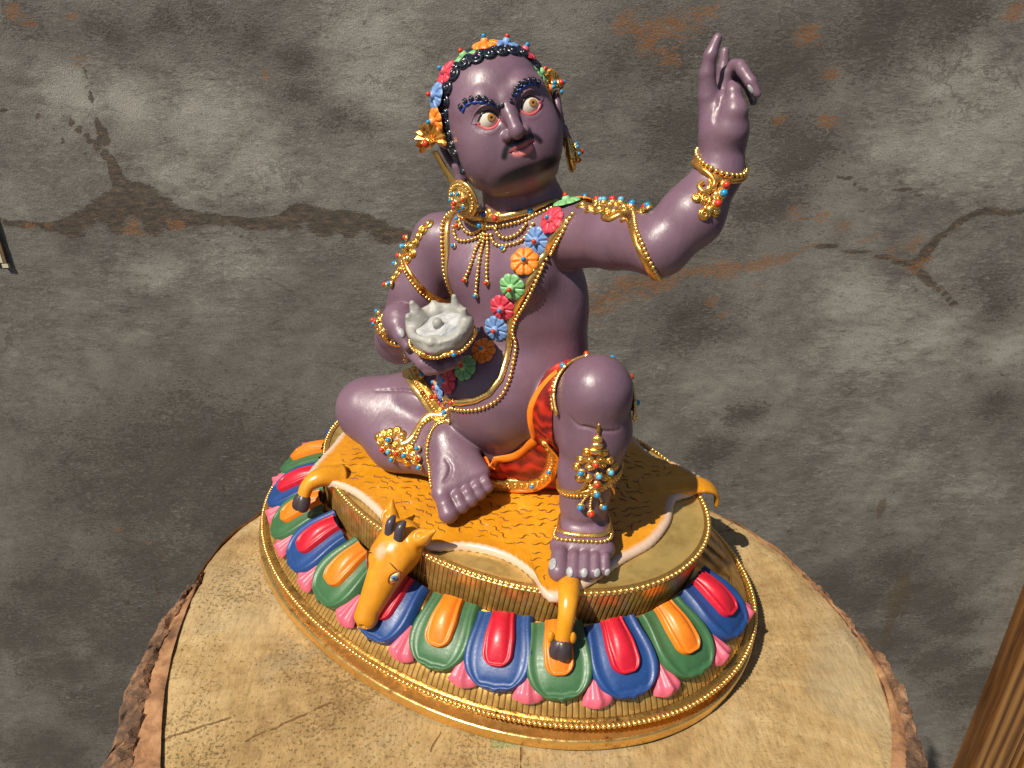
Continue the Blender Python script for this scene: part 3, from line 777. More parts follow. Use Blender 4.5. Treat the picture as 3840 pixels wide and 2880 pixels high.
# lotus petals
m_green = paint("green_paint", (.040, .125, .046), .43); m_blue = paint("blue_paint", (.011, .052, .195), .43)
m_orange = paint("orange_paint", (.84, .20, .008), .38); m_red = paint("red_paint", (.55, .008, .026), .38)
m_pink = paint("pink_paint", (.70, .125, .185), .40)
def bow_z(y):
    """outward bow shared by a petal and the smaller petal lying on it"""
    u = min(y / 2.95, 1.0)
    return .15 * 4 * u * (1 - u * .93)
def petal_mesh(name, L, W, T, root_w, lip, bulge, notch, mat, groove=0.0, bow=0.0):
    nu, nv = 26, 21; V = []
    us = np.sin(np.linspace(0, math.pi / 2, nu)) ** 1.0
    rho = .5 * W * 1.15 / L
    for i, u in enumerate(us):
        k = min(u / .55, 1); w = W / 2 * (root_w + (1 - root_w) * (k * k * (3 - 2 * k)))
        if u > 1 - rho:
            w *= math.sqrt(max(0, 1 - ((u - (1 - rho)) / rho) ** 2.3))
        for j in range(nv):
            v = -1 + 2 * j / (nv - 1); vv = math.copysign(abs(v) ** .8, v)
            e = max(abs(vv) ** 3, max(0, (u - (1 - rho)) / rho) ** 5)          # closeness to the outline
            rim = math.exp(-((e - .66) / .22) ** 2)
            inn = math.exp(-((e - .30) / .16) ** 2)
            z = T * (1 - .72 * e ** 4) + lip * rim - groove * inn + bulge * (1 - e) * (1 - vv * vv) * math.sin(math.pi * min(1, .15 + u * .95))
            if i == nu - 1 or j in (0, nv - 1): z = -.10
            z += bow_z(u * L)
            y = u * L + notch * math.exp(-(v / .16) ** 2) * max(0, (u - .8) / .2)
            V.append((w * vv, y, z))
    return mesh_data(name, V, grid_faces(nu, nv), mat)
me_out = {c: petal_mesh("petal", 2.95, 2.24, .22, .80, .055, .05, .09, m_, .055, .22) for c, m_ in (("g", m_green), ("b", m_blue))}
me_in = {c: petal_mesh("inner_petal", 2.12, .98, .20, .76, .05, .20, .0, m_, .05, .0) for c, m_ in (("g", m_orange), ("b", m_red))}
def tip_mesh():
    V = []; nu, nv = 9, 15
    for i in range(nu):
        u = i / (nu - 1)
        for j in range(nv):
            v = -1 + 2 * j / (nv - 1)
            w = .06 + .46 * u
            y = 1.15 * u - .20 * u * v * v
            z = .05 + .20 * (1 - abs(v)) * (.3 + .7 * u) + .045 * math.cos(v * math.pi * 2.5) * u - .05
            if i == nu - 1 or j in (0, nv - 1): z = -.16
            V.append((w * v, y, z))
    return mesh_data("petal_tip", V, grid_faces(nu, nv), m_pink)
me_tip = tip_mesh()
def petal_frame(t, sw=0.0):
    root = ell_pt(t, 2.72, 2.72); tip = ell_pt(t, 1.42, .60)
    y = nrm(tip - root); n_ = ell_n(t, 1.5)
    tg = np.array((-n_[1], n_[0], 0)); x = nrm(tg - y * (tg @ y)); z = np.cross(x, y)
    if z[2] < 0: x = -x; z = -z
    return root, np.stack([x, y, z], 1), np.linalg.norm(tip - root)
ang = [177.5, -157, -139.5, -124.7, -111, -97.6, -84, -70.4, -57.6, -44.6, -29.8, -12.6, 5.0]
for k, a in enumerate(ang):
    t = math.radians(a); c = "b" if k % 2 == 0 else "g"
    root, R, L = petal_frame(t)
    # petals bow outward over the slope
    w_ = 1 + rng.uniform(-.035, .035)
    p = inst("petal", me_out[c], ped, root + R[:, 2] * .06, R, (w_, L / 2.95 * (1 + rng.uniform(-.015, .02)), 1.0))
    q = inst("inner_petal", me_in[c], p, (0, .0, .22))
for k in range(len(ang)):
    a0 = ang[k]; a1 = ang[k + 1] if k + 1 < len(ang) else ang[k] + 15
    if k == 0: a0 = -181.4
    t = math.radians((a0 + a1) / 2)
    root, R, L = petal_frame(t)
    y = nrm(ell_pt(t, 1.22, .50) - root); 
    inst("petal_tip", me_tip, ped, ell_pt(t, 1.24, .48) - y * 1.16 + R[:, 2] * .26, R)
# ------------------------------------------------------------------ the antelope hide spread over the pedestal
HZ = 4.0
hide = empty("antelope_hide", tuple(PIVOT + np.array((0, 0, HZ))), YAW)
tag(hide, "orange antelope hide with white edges, horned head and hoofs draped over the pedestal", "hide")
m_hide, nt, b = new_mat("hide_paint"); g = NT(nt); co = g.coord()
f = g.noise(co, 45, 5, .6); f2 = g.noise(g.map(co, (1, 1, .4)), 420, 4, .6)
hc_ = g.ramp(g.math('ADD', g.math('MULTIPLY', f, .6), g.math('MULTIPLY', f2, .4)), [(.32, (.50, .19, .008)), (.55, (.66, .275, .012)), (.72, (.72, .34, .03))])
wh = g.ramp(g.math('ADD', g.attr("white", "Fac"), g.math('MULTIPLY', g.math('SUBTRACT', f2, .5), .5)), [(.3, 0.0), (.85, 1.0)])
hc_ = g.mix(wh, hc_, (.62, .45, .34))
dust = g.ramp(g.noise(co, 230, 2, .4), [(.70, 0.0), (.78, 1.0)])
hc_ = g.mix(g.math('MULTIPLY', dust, .45), hc_, (.72, .50, .28))
g.link(hc_, b.inputs["Base Color"])
b.inputs["Roughness"].default_value = .30; b.inputs["Specular IOR Level"].default_value = .55
g.link(g.bump(f2, .15, .0006), b.inputs["Normal"])
right = [(.76, -4.81), (1.75, -3.96), (3.00, -3.52), (4.26, -3.63), (5.02, -4.05), (5.55, -3.9), (5.88, -2.39), (6.06, -1.07), (6.31, .24), (6.14, 1.60), (5.65, 2.85), (5.9, 3.6), (6.0, 4.55), (4.68, 5.00), (3.7, 4.85), (2.91, 5.15), (1.93, 5.66), (.6, 5.7)]
left = [(-.6, 5.7), (-1.93, 5.5), (-2.91, 5.0), (-3.9, 4.75), (-5.2, 5.0), (-6.4, 4.4), (-6.9, 3.2), (-6.9, 1.6), (-7.2, 0.2), (-7.5, -1.2), (-7.25, -2.1), (-6.86, -2.80), (-6.40, -3.81), (-5.85, -4.75), (-5.11, -4.85), (-4.5, -4.50), (-3.39, -4.40), (-1.74, -4.70), (-.86, -5.15)]
ol = resample(spline(np.array(right + left + []), 8, True), n=320, closed=True)
c0 = np.array((-.3, .3))
rows = [0, .2, .4, .55, .68, .78, .86, .92, .96, .985, 1.0, 1.008, 1.004]
zz = [.16, .16, .16, .16, .165, .17, .18, .19, .215, .22, .16, .06, -.02]
V = []; wt = []
for r, z in zip(rows, zz):
    P = c0 + (ol - c0) * r
    wob = fbm(np.c_[P * .8, P[:, :1] * 0], 1, 3) * .05 * (r > .1)
    ru = .028 * np.sin(np.arange(320) * 2 * math.pi / 320 * 170) * (.95 < r < 1.005)
    V.append(np.c_[P, z + wob + ru]); wt.append(np.full(320, np.clip((r - .945) / .045, 0, 1)))
V = np.vstack(V); wt = np.concatenate(wt)
part("pelt", V, grid_faces(len(rows), 320, False, True), m_hide, hide, True, {"white": wt})

# painted fur strokes: short S-shaped brown marks, laid as hair-thin raised lines, and paler flecks
m_stroke = paint("brown_fur_line", (.19, .075, .016), .5)
mb = MB(); rs = random.Random(4)
row = 0; y = -4.8
while y < 5.3:
    x = -7.2 + (row % 2) * .31
    while x < 6.2:
        px, py = x + rs.uniform(-.14, .14), y + rs.uniform(-.09, .09)
        # inside test by angle
        d = np.array((px, py)) - c0; a = math.atan2(d[1], d[0])
        oa = np.arctan2(ol[:, 1] - c0[1], ol[:, 0] - c0[0]); k = int(np.argmin(np.abs(np.angle(np.exp(1j * (oa - a))))))
        if np.linalg.norm(d) < np.linalg.norm(ol[k] - c0) * .90 and rs.random() < .93:
            ln = rs.uniform(.32, .48); an = .20 + rs.uniform(-.55, .55) + .5 * math.sin(px * .6 + py * .4)
            if px > 4.6: an += 1.0
            T = np.linspace(-.5, .5, 6); s = rs.choice((1, 1, -1)) * .065
            loc = np.c_[T * ln, s * np.sin(T * 2 * math.pi)]
            R = np.array(((math.cos(an), -math.sin(an)), (math.sin(an), math.cos(an))))
            q = loc @ R.T + (px, py)
            zq = .168 + fbm(np.c_[q * .8, q[:, :1] * 0], 1, 3) * .05 + .012
            mb.add(*tube(np.c_[q, zq], np.array([.005, .018, .027, .026, .017, .004]), 5, flat=.45))
        x += .62
    y += .30; row += 1
o = mb.build("fur_strokes", m_stroke, hide); o["kind"] = "stuff"

m_hoof = paint("hoof_paint", (.050, .036, .042), .34)
def leg(P, R, toe, side):
    P = np.array(P, float); P[:, 2] -= HZ
    Q = spline(P, 6); RR = np.interp(np.linspace(0, 1, len(Q)), np.linspace(0, 1, len(R)), R)
    V, F = tube(Q, RR, 14, flat=toe)
    wts = np.zeros(len(V)); o = part("leg", V, F, m_hide, hide, True, {"white": wts})
    # cloven hoof: two lobes
    if toe < .6: return o
    d = nrm(Q[-1] - Q[-4]); sd = nrm(np.cross(d, (0, 0, 1))) if abs(d[2]) < .95 else nrm(np.cross(d, side))
    mb = MB()
    for s in (-1, 1):
        H = np.array([Q[-1] - d * .12, Q[-1] + d * .22 + sd * s * .10, Q[-1] + d * .52 + sd * s * .12])
        mb.add(*tube(spline(H, 4), np.array([R[-1] * .85, R[-1] * .95, .27, .27, .26, .25, .22, .18, .08]), 10))
    h_ = mb.build("hoof", m_hoof, hide)
    return o
def at_leg(P, R, flat=.85): return leg(P, R, flat, (0, 1, 0))
at_leg([(-4.9, -3.9, 4.0), (-5.2, -4.65, 4.22), (-5.38, -5.15, 4.02), (-5.36, -5.45, 3.62)], [.55, .42, .30, .26])
at_leg([(5.1, -2.8, 4.0), (5.70, -3.65, 4.22), (5.98, -4.10, 3.95), (6.05, -4.32, 3.4), (6.10, -4.48, 3.05)], [.42, .33, .27, .25, .25])
at_leg([(4.2, 2.8, 3.95), (5.3, 3.7, 4.16), (6.05, 4.35, 4.16), (6.40, 4.66, 3.8), (6.44, 4.74, 3.2)], [.75, .62, .46, .30, .16], .34)
at_leg([(-6.0, 3.6, 4.05), (-6.9, 4.0, 4.3), (-7.5, 4.3, 4.0), (-7.8, 4.4, 3.2)], [.55, .48, .34, .26])
# dew claws of the front leg
for s in (-1, 1):
    V, F = sphere(1.0, 8, 6); inst("dew_claw", bpy.data.meshes.get("dew_claw") or mesh_data("dew_claw", V, F, m_hide), hide, (6.06 + s * .26, -4.42 + s * .2, 3.22 - HZ), None, (.11, .13, .22))

# head
AX = nrm(np.array((.04, -.72, -.70))); UPN = nrm(np.array((-.05, -.70, .72))); UPN = nrm(UPN - AX * (UPN @ AX)); LX = np.cross(AX, UPN)
HO = np.array((-.02, -4.95, 4.55))
DM = np.stack([LX, AX, UPN], 1)          # x sideways, y to the nose, z forehead side
def d2s(P): return HO + np.asarray(P, float) @ DM.T - np.array((0, 0, HZ))
D = Sculpt((-1.7, -1.6, -1.5), (1.7, 3.9, 1.5), .045)
D.ell((0, .60, .0), (.84, .90, .68), .2)
D.cone((0, .95, .05), (0, 3.05, -.05), .70, .38, .3)
D.ell((0, 3.15, -.12), (.40, .34, .34), .15)
for s in (-1, 1):
    D.ell((s * .50, 1.15, .22), (.30, .45, .28), .2)
    ear = [(s * .45, .30, .1), (s * .72, -.10, .30), (s * .84, -.62, .45)] if s > 0 else [(s * .5, .30, .1), (s * .95, .0, .30), (s * 1.42, -.36, .45)]
    D.chain(ear, [.30, .27, .05], .12)
    ea = nrm(np.array(ear[2]) - ear[1])
    D.chain([np.array(ear[1]) + (0, 0, .24) - ea * .05, np.array(ear[1]) + (0, 0, .20) + ea * .40], [.10, .03], .08, 'sub')
    D.ell((s * .16, 3.38, .06), (.07, .09, .08), .05, mode='sub')
D.chain([(-.30, 3.44, -.16), (0, 3.50, -.20), (.30, 3.44, -.16)], .03, .03, 'sub')
dv, df = D.mesh()
x, y, z = dv.T
wt = .75 * np.exp(-((y - 1.0) / .35) ** 2) * np.clip((z - .3) / .2, 0, 1) * np.exp(-(x / .3) ** 2) + .55 * np.exp(-((y - 2.2) / .35) ** 2) * np.clip((x - .30) / .1, 0, 1) + .35 * np.exp(-((y - .1) / .4) ** 2)
dhead = part("head", d2s(dv), df, m_hide, hide, True, {"white": np.clip(wt, 0, 1)})
m_horn = paint("horn_paint", (.055, .045, .060), .30)
for s in (-1, 1):
    V, F = tube(d2s(spline([(s * .22 - .1, .38, .60), (s * .24 - .12, .10, .78), (s * .26 - .14, -.22, .80)], 6)), np.r_[np.linspace(.18, .16, 8), np.linspace(.15, .05, 5)], 10)
    part("horn", V, F, m_horn, dhead)
m_yel = paint("eye_yellow", (.70, .66, .26), .25); m_iris = paint("eye_blue", (.13, .25, .48), .2); m_blk = paint("black_line", (.015, .010, .012), .3)
m_rim = paint("eye_rim_red", (.32, .05, .015), .4)
def deer_snap(P):
    Q, N = D.snap(P); return d2s(Q), N @ DM.T
for s in (-1, 1):
    P0, N0 = deer_snap([(s * .66, 1.52, .33)]); n_ = N0[0]
    yv = nrm(DM @ np.array((s * -.25, 1, -.1))); yv = nrm(yv - n_ * (yv @ n_)); xv = np.cross(yv, n_); R = np.stack([xv, yv, n_], 1)
    lid = []
    for i in range(24):
        a = 2 * math.pi * i / 24; lid.append((.15 * math.sin(a) * (1 - .25 * abs(math.cos(a))), .28 * math.cos(a)))
    V = [(0, 0, .075)] + [(.55 * a, .55 * b_, .060) for a, b_ in lid] + [(a, b_, .0) for a, b_ in lid]
    Fe = [(0, 1 + i, 1 + (i + 1) % 24) for i in range(24)] + [(1 + i, 25 + i, 25 + (i + 1) % 24, 1 + (i + 1) % 24) for i in range(24)]
    o = inst("eye", mesh_data("eye", V, Fe, m_yel), dhead, P0[0] - n_ * .01, R)
    V, F = tube([(a * 1.05, b_ * 1.08, .02) for a, b_ in lid], .022, 6, True); Vw = [P0[0] + R @ np.array(v) for v in V]
    part("eye_rim", Vw, F, m_rim, dhead)
    inst("iris", mesh_data("iris", *sphere(1, 14, 6), m_iris), dhead, P0[0] + n_ * .055 + xv * .0, R, (.105, .105, .035))
    inst("pupil", mesh_data("pupil", *sphere(1, 10, 6), m_blk), dhead, P0[0] + n_ * .085, R, (.045, .045, .014))
    br, bn = deer_snap([(s * .42, 1.18, .6), (s * .55, 1.22, .5), (s * .66, 1.30, .3), (s * .70, 1.45, .2)])
    V, F = tube(spline(br + bn * .01, 4), np.r_[np.linspace(.008, .022, 7), np.linspace(.022, .005, 6)], 5); part("brow_line", V, F, m_blk, dhead)
# ------------------------------------------------------------------ the figure's body (statue frame: x = its left, -y = its front)
def foot(B, heel, toes_big, toes_small, nrm_up, ankle, ra, k=.3, toe_r=.3, mode='sole', thick=.42):
    heel, tb, ts = map(lambda v: np.array(v, float), (heel, toes_big, toes_small))
    n = nrm(nrm_up)
    B.cone(ankle, heel, ra, .62, .5)
    mid = (tb + ts) / 2; ax = nrm(mid - heel); L = np.linalg.norm(mid - heel)
    # metatarsal rays fan from the heel to the toe roots
    ls = [0.0, .30, .53, .75, .96] if mode == 'sole' else [0.0, .31, .55, .77, .98]
    top = mode == 'top'
    tr = [.36, .285, .275, .26, .23] if not top else [.335, .245, .235, .225, .20]
    tl = [.62, .60, .55, .48, .40] if not top else [.80, .84, .80, .72, .60]
    for i in range(5):
        root = tb + (ts - tb) * ls[i]
        back = heel + (root - heel) * .12
        B.cone(back, root - ax * (.38 if top else .10) - n * .02, .58, thick * (.98 if i < 2 else .9) * (.86 if top else 1), .35)
    for i in range(5):
        root = tb + (ts - tb) * ls[i] + ax * (.12 if not top else -.22)
        bend = -.10 if not top else -.16
        tip = root + ax * tl[i] + n * bend
        j = root + ax * tl[i] * .45 + n * .06
        B.cone(root, j, tr[i] * .82, tr[i] * .8, .06 if not top else .03)
        B.cone(j, tip, tr[i] * .8, tr[i], .05 if not top else .02)

def build_body():
    B = Sculpt((-7.6, -5.2, 3.9), (8.6, 4.6, 20.6), .052)
    # trunk
    B.ell((0, 1.1, 5.7), (2.7, 2.2, 1.7), .5)
    B.ell((-.05, .15, 8.0), (2.35, 2.45, 2.35), .6)
    B.ell((-.15, .45, 11.2), (2.2, 1.55, 2.3), .8)
    B.ell((-.95, -.35, 12.2), (1.15, .9, 1.0), .6)
    B.ell((.95, -.15, 12.5), (1.15, .9, 1.0), .6)
    B.cone((-2.75, -.25, 12.85), (-.2, .55, 13.7), .85, .85, .5)
    B.cone((2.55, .75, 13.85), (.0, .55, 13.7), .85, .85, .5)
    B.cone((0, .55, 13.2), (-.05, .30, 15.4), .98, .90, .4)
    B.ell((1.35, .95, 11.0), (1.25, 1.1, 2.3), .6)
    B.ell((1.2, 1.0, 8.9), (1.4, 1.3, 1.8), .6)
    # raised left arm
    B.chain([(2.45, .75, 13.80), (4.2, .05, 14.20), (6.1, -.75, 14.52)], [1.0, .86, .78], .3)
    B.chain([(6.15, -.75, 14.55), (6.7, -.2, 15.35), (7.0, .5, 16.4)], [.78, .80, .58], .3)
    # left hand, held up: palm, thumb, upright first and little finger, the middle two bent over
    B.chain([(7.0, .5, 16.4), (6.93, .60, 16.85), (6.88, .66, 17.35), (6.72, .74, 17.95)], [.56, .52, .56, .40], .25)
    B.ell((6.95, .62, 17.45), (.52, .46, .75), .25)
    B.chain([(6.60, .55, 17.6), (6.44, .50, 18.2), (6.36, .46, 18.73), (6.39, .48, 19.16), (6.46, .60, 19.55)], [.35, .25, .195, .165, .12], .08)
    B.chain([(6.60, 1.15, 17.7), (6.34, 1.37, 18.33), (6.29, 1.46, 18.77), (6.24, 1.53, 19.2)], [.24, .18, .155, .115], .08)
    B.chain([(6.62, .95, 17.8), (6.60, 1.02, 18.35), (6.60, 1.06, 18.72), (6.76, 1.10, 18.91), (6.93, 1.05, 18.91), (7.08, .96, 18.79), (7.34, .90, 18.56), (7.54, .90, 18.30)], [.25, .19, .165, .155, .155, .155, .15, .11], .05)
    B.chain([(6.64, 1.2, 17.8), (6.45, 1.46, 18.33), (6.52, 1.54, 18.69), (6.84, 1.53, 18.60), (7.13, 1.44, 18.32), (7.27, 1.39, 18.05)], [.24, .17, .15, .15, .13, .10], .05)
    B.chain([(7.02, .55, 16.95), (7.16, .47, 17.45), (7.22, .46, 17.90), (7.06, .56, 18.36), (6.96, .62, 18.52)], [.42, .42, .31, .18, .10], .12)
    fold(B, [(6.80, .30, 18.55), (6.84, .20, 18.15), (6.95, .10, 17.70)], .06, .05)
    fold(B, [(6.80, .30, 18.0), (6.86, .10, 17.75), (6.98, .05, 17.65)], .03, .05)
    B.chain([(6.40, .20, 18.68), (6.66, .36, 18.66)], .03, .03, 'sub')
    B.chain([(6.42, .20, 18.30), (6.70, .30, 18.36)], .03, .03, 'sub')
    # bent right arm
    B.chain([(-2.75, -.25, 12.8), (-3.35, -.8, 11.0), (-3.85, -1.45, 9.25)], [.98, .98, .85], .35)
    B.chain([(-3.85, -1.45, 9.2), (-3.0, -2.2, 10.1), (-2.0, -2.95, 10.85)], [.85, .74, .52], .3)
    # right hand: thumb on the near side of the bowl, four fingers curled under it
    B.chain([(-2.1, -2.88, 10.95), (-1.85, -2.95, 10.75), (-1.35, -2.90, 10.22), (-.80, -2.60, 9.98)], [.54, .50, .42, .36], .2)
    B.chain([(-2.2, -2.95, 11.0), (-1.85, -3.2, 10.86), (-1.52, -3.34, 10.64), (-1.2, -3.42, 10.40)], [.42, .34, .27, .17], .1)
    for q, rr in (([(-1.35, -3.0, 10.2), (-1.27, -3.12, 10.02), (-.65, -3.28, 9.90), (-.30, -3.24, 9.97)], .235),
                  ([(-1.1, -2.8, 10.1), (-1.11, -3.0, 9.92), (-.48, -3.2, 9.74), (-.08, -3.13, 9.84)], .235),
                  ([(-.8, -2.6, 10.0), (-.76, -2.75, 9.92), (-.16, -2.95, 9.80), (.20, -2.86, 9.97)], .22),
                  ([(-.6, -2.4, 10.0), (-.5, -2.5, 9.92), (.02, -2.70, 9.90), (.34, -2.63, 10.12)], .19)):
        B.chain(q, [rr * 1.1, rr, rr, rr * .82], .05)
    # raised left leg
    B.chain([(1.5, 1.3, 5.9), (3.2, .0, 8.2), (4.5, -.95, 9.75)], [1.5, 1.3, 1.0], .4)
    B.chain([(4.55, -.95, 9.70), (4.45, -.80, 8.2), (4.4, -1.0, 6.7), (4.4, -1.15, 5.6)], [1.02, 1.08, .90, .72], .4)
    foot(B, (4.25, -.85, 4.75), (4.66, -2.75, 4.62), (5.88, -1.95, 4.62), (0, 0, 1), (4.4, -1.15, 5.6), .66, mode='top')
    # folded right leg
    B.chain([(-1.4, 1.0, 6.2), (-3.4, -.5, 6.3), (-5.55, -1.85, 5.95)], [1.5, 1.4, 1.15], .4)
    B.chain([(-5.5, -1.9, 5.75), (-3.6, -2.1, 5.25), (-1.75, -1.85, 5.25)], [1.15, 1.05, .85], .6)
    foot(B, (-1.45, -1.65, 6.05), (-.05, -3.3, 5.02), (.60, -1.85, 5.45), (.53, -.60, .60), (-1.75, -1.6, 5.85), .66, mode='sole', thick=.36)
    # fold lines: under the left knee, across the folded thigh, along the sole, inside the left elbow
    fold(B, [(4.15, -2.0, 9.25), (4.55, -2.1, 8.95), (4.95, -2.0, 8.95), (5.35, -1.6, 8.85), (5.6, -1.1, 8.8)], .055, .04)
    fold(B, [(-4.7, -2.2, 7.2), (-3.9, -1.9, 7.4), (-3.1, -1.6, 7.35), (-2.6, -1.6, 7.1)], .06, .06)
    fold(B, [(-.55, -2.6, 6.0), (-.2, -2.7, 5.8), (-.12, -2.9, 5.5), (-.2, -3.1, 5.3)], .06, .05)
    fold(B, [(5.75, -1.2, 15.0), (5.95, -1.5, 14.6), (6.1, -1.65, 14.2)], .05, .05)
    return B

def fold(B, P, r, k):
    Q, _ = B.snap(spline(P, 4))
    n = len(Q); R = r * np.sin(np.linspace(.25, math.pi - .25, n))
    B.chain(Q, list(R), k, 'sub')

# ------------------------------------------------------------------ the head (own frame: x = its left, y = up, z = out of the face)
HC = np.array((-.320, .224, 17.172))
HM = np.stack([(.55682, .78143, .28164), (-.31595, -.11433, .94186), (.7682, -.61343, .18323)], 1)
def h2s(P):                                   # head frame -> statue frame
    return HC + np.asarray(P, float) @ HM.T
def s2h(P):
    return (np.asarray(P, float) - HC) @ HM
def lid_curves(sx):
    up = [(sx * .33, -.07), (sx * .46, .15), (sx * .65, .255), (sx * .85, .19), (sx * 1.00, .00)]
    lo = [(sx * .33, -.07), (sx * .47, -.20), (sx * .66, -.245), (sx * .86, -.165), (sx * 1.00, .00)]
    cr = [(sx * .28, .10), (sx * .43, .32), (sx * .66, .42), (sx * .92, .34), (sx * 1.16, .06)]
    return up, lo, cr

def front(H, xy, off=0.0):
    """lift face-plane points (x, y) onto the front of the head"""
    xy = np.asarray(xy, float)
    z = np.full(len(xy), 2.7)
    for _ in range(60):
        z -= np.clip(H.sample(np.c_[xy, z]) - off, -.1, .25) * .7
    return np.c_[xy, z]

def build_head():
    H = Sculpt((-2.6, -3.3, -2.6), (2.6, 2.8, 2.9), .033)
    H.ell((-.06, .42, -.32), (1.60, 1.62, 1.80), .3, p=2.2)
    H.ell((-.10, -.72, .02), (1.60, 1.52, 1.52), .5, p=2.8)
    for s in (-1, 1):
        H.ell((s * .80 - .08, -.80, .80), (.66, .72, .64), .5)
    H.ell((.02, -1.62, .86), (.95, .60, .72), .45)
    H.ell((0, -1.02, 1.12), (.78, .55, .55), .4)
    H.ell((0, -1.98, .25), (1.15, .46, .95), .22)
    H.cone((0, -1.2, -.45), (.30, -3.2, -.35), 0.92, 0.98, .25)
    # brows, sockets, lids
    for s in (-1, 1):
        H.chain([(s * .14, .34, 1.30), (s * .62, .56, 1.22), (s * 1.10, .48, .85)], [.20, .22, .18], .35)
    for s in (-1, 1):
        H.ell((s * .66, .04, 1.66), (.46, .30, .34), .16, mode='sub')
    # nose
    H.chain([(-.02, .42, 1.32), (-.04, .0, 1.62), (-.06, -.46, 1.92)], [.17, .17, .21], .18)
    H.ell((-.06, -.58, 1.92), (.235, .19, .22), .10)
    for s in (-1, 1):
        H.ell((-.05 + s * .27, -.60, 1.66), (.165, .16, .24), .07)
        H.ell((-.05 + s * .15, -.76, 1.84), (.075, .07, .10), .05, mode='sub')
    # philtrum, lips, mouth line, corner dimples
    H.cone((0, -.74, 1.72), (0, -.86, 1.76), .05, .06, .06, 'sub')
    for s in (-1, 1):
        H.chain([(0, -.95 + .02 * (s > 0), 1.70), (s * .16, -.94 + .03 * (s > 0), 1.69), (s * .36, -1.03 + .07 * (s > 0), 1.54)], [.075, .08, .035], .04)
    H.chain([(-.19, -1.16, 1.60), (0, -1.17, 1.67), (.20, -1.12, 1.61)], [.07, .105, .07], .05)
    H.chain([(-.42, -1.05, 1.62), (-.15, -1.06, 1.79), (.05, -1.045, 1.81), (.2, -1.02, 1.77), (.42, -.96, 1.62)], [.02, .03, .03, .03, .02], .04, 'sub')
    # ears: shell, rim, hollow, long lobe
    for s in (-1, 1):
        ex = 1.66; o = -.40
        H.cone((s * 1.35, -.5, -.35), (s * 1.62, -.5, -.3), .35, .25, .1)
        H.ell((s * ex, -.15 + o, -.22), (.16, .62, .40), .08)
        rim = [(s * 1.74, -.25 + o, .10), (s * 1.76, .10 + o, .16), (s * 1.84, .40 + o, -.04), (s * 1.96, .47 + o, -.34), (s * 1.98, .20 + o, -.56), (s * 1.92, -.25 + o, -.54), (s * 1.84, -.60 + o, -.36)]
        H.chain(spline(rim, 4), .095, .05)
        H.ell((s * 1.84, -.05 + o, -.20), (.18, .34, .23), .08, mode='sub')
        H.chain([(s * 1.74, -.60 + o, -.18), (s * 1.80, -.95 + o, -.18), (s * 1.84, -1.40 + o, -.12)], [.21, .16, .14], .08)
    return H

def head_colours(V, H, base):
    """what the painter put on the face: lips, lid rims, moustache and beard washes, blue under the brows; plus nose shade and jaw reflection as colour"""
    n = len(V); C = np.tile(np.array(base, float), (n, 1))
    def lay(mask, col):
        m = np.clip(mask, 0, 1)[:, None]
        C[:] = C * (1 - m) + np.array(col) * m
    def dist(P):
        P = np.asarray(P, float); d = np.full(n, 9.0)
        for a, b in zip(P[:-1], P[1:]):
            ab = b - a; t = np.clip(((V - a) @ ab) / (ab @ ab + 1e-9), 0, 1)
            d = np.minimum(d, np.linalg.norm(V - a - t[:, None] * ab, axis=1))
        return d
    x, y, z = V.T
    ft = np.clip((z - .3) / .4, 0, 1)
    # beard wash along the chin and jaw front
    bx = (x - .05) / 1.25
    bd = np.exp(-((y + 1.74 + .06 * bx * bx - .05) / .20) ** 2) * np.clip(1.05 - np.abs(bx) ** 3, 0, 1) * np.clip((z - .2) / .7, 0, 1)
    lay(bd * 1.5, (.012, .010, .014))
    gl = np.exp(-((y + 2.16) / .22) ** 2) * np.clip((z + .1) / .8, 0, 1)
    lay(gl * .55, (.16, .10, .035))  # gold reflection under the jaw, painted into the skin
    # moustache
    for s in (-1, 1):
        P = front(H, spline([(s * .06, -.78), (s * .25, -.78), (s * .45, -.90 + .06 * (s > 0)), (s * .58, -1.10 + .08 * (s > 0))], 5))
        d = dist(P); lay((1.5 - d / .085) * 1.0, (.016, .012, .016))
    # nostril shadow paint under the nose
    P = front(H, [(-.24, -.70), (0, -.72), (.2, -.69)]); lay((1.1 - dist(P) / .10) * .8, (.03, .02, .03))
    # lips
    P = front(H, spline([(-.36, -1.04), (-.17, -.96), (0, -.98), (.17, -.92), (.36, -.96)], 5)); lay(1.5 - dist(P) / .058, (.42, .095, .10))
    P = front(H, spline([(-.25, -1.11), (0, -1.175), (.23, -1.09)], 5)); lay(1.6 - dist(P) / .075, (.70, .22, .22))
    P = front(H, spline([(-.40, -1.05), (-.15, -1.06), (.05, -1.045), (.2, -1.02), (.42, -.96)], 5)); lay(1.3 - dist(P) / .03, (.10, .02, .03))
    # lids: pink lower rim, black lash line above
    for s in (-1, 1):
        up, lo, cr = lid_curves(s)
        P = front(H, spline(lo, 5)); lay(1.5 - dist(P) / .055, (.62, .10, .12))
        P = front(H, spline(up, 5)); lay(1.2 - dist(P) / .06, (.025, .012, .018))
    return C
# ------------------------------------------------------------------ the statue
statue = empty("statue", tuple(PIVOT), YAW)
tag(statue, "purple skinned figure with blue eyebrows seated on an antelope hide, one hand raised", "statue")

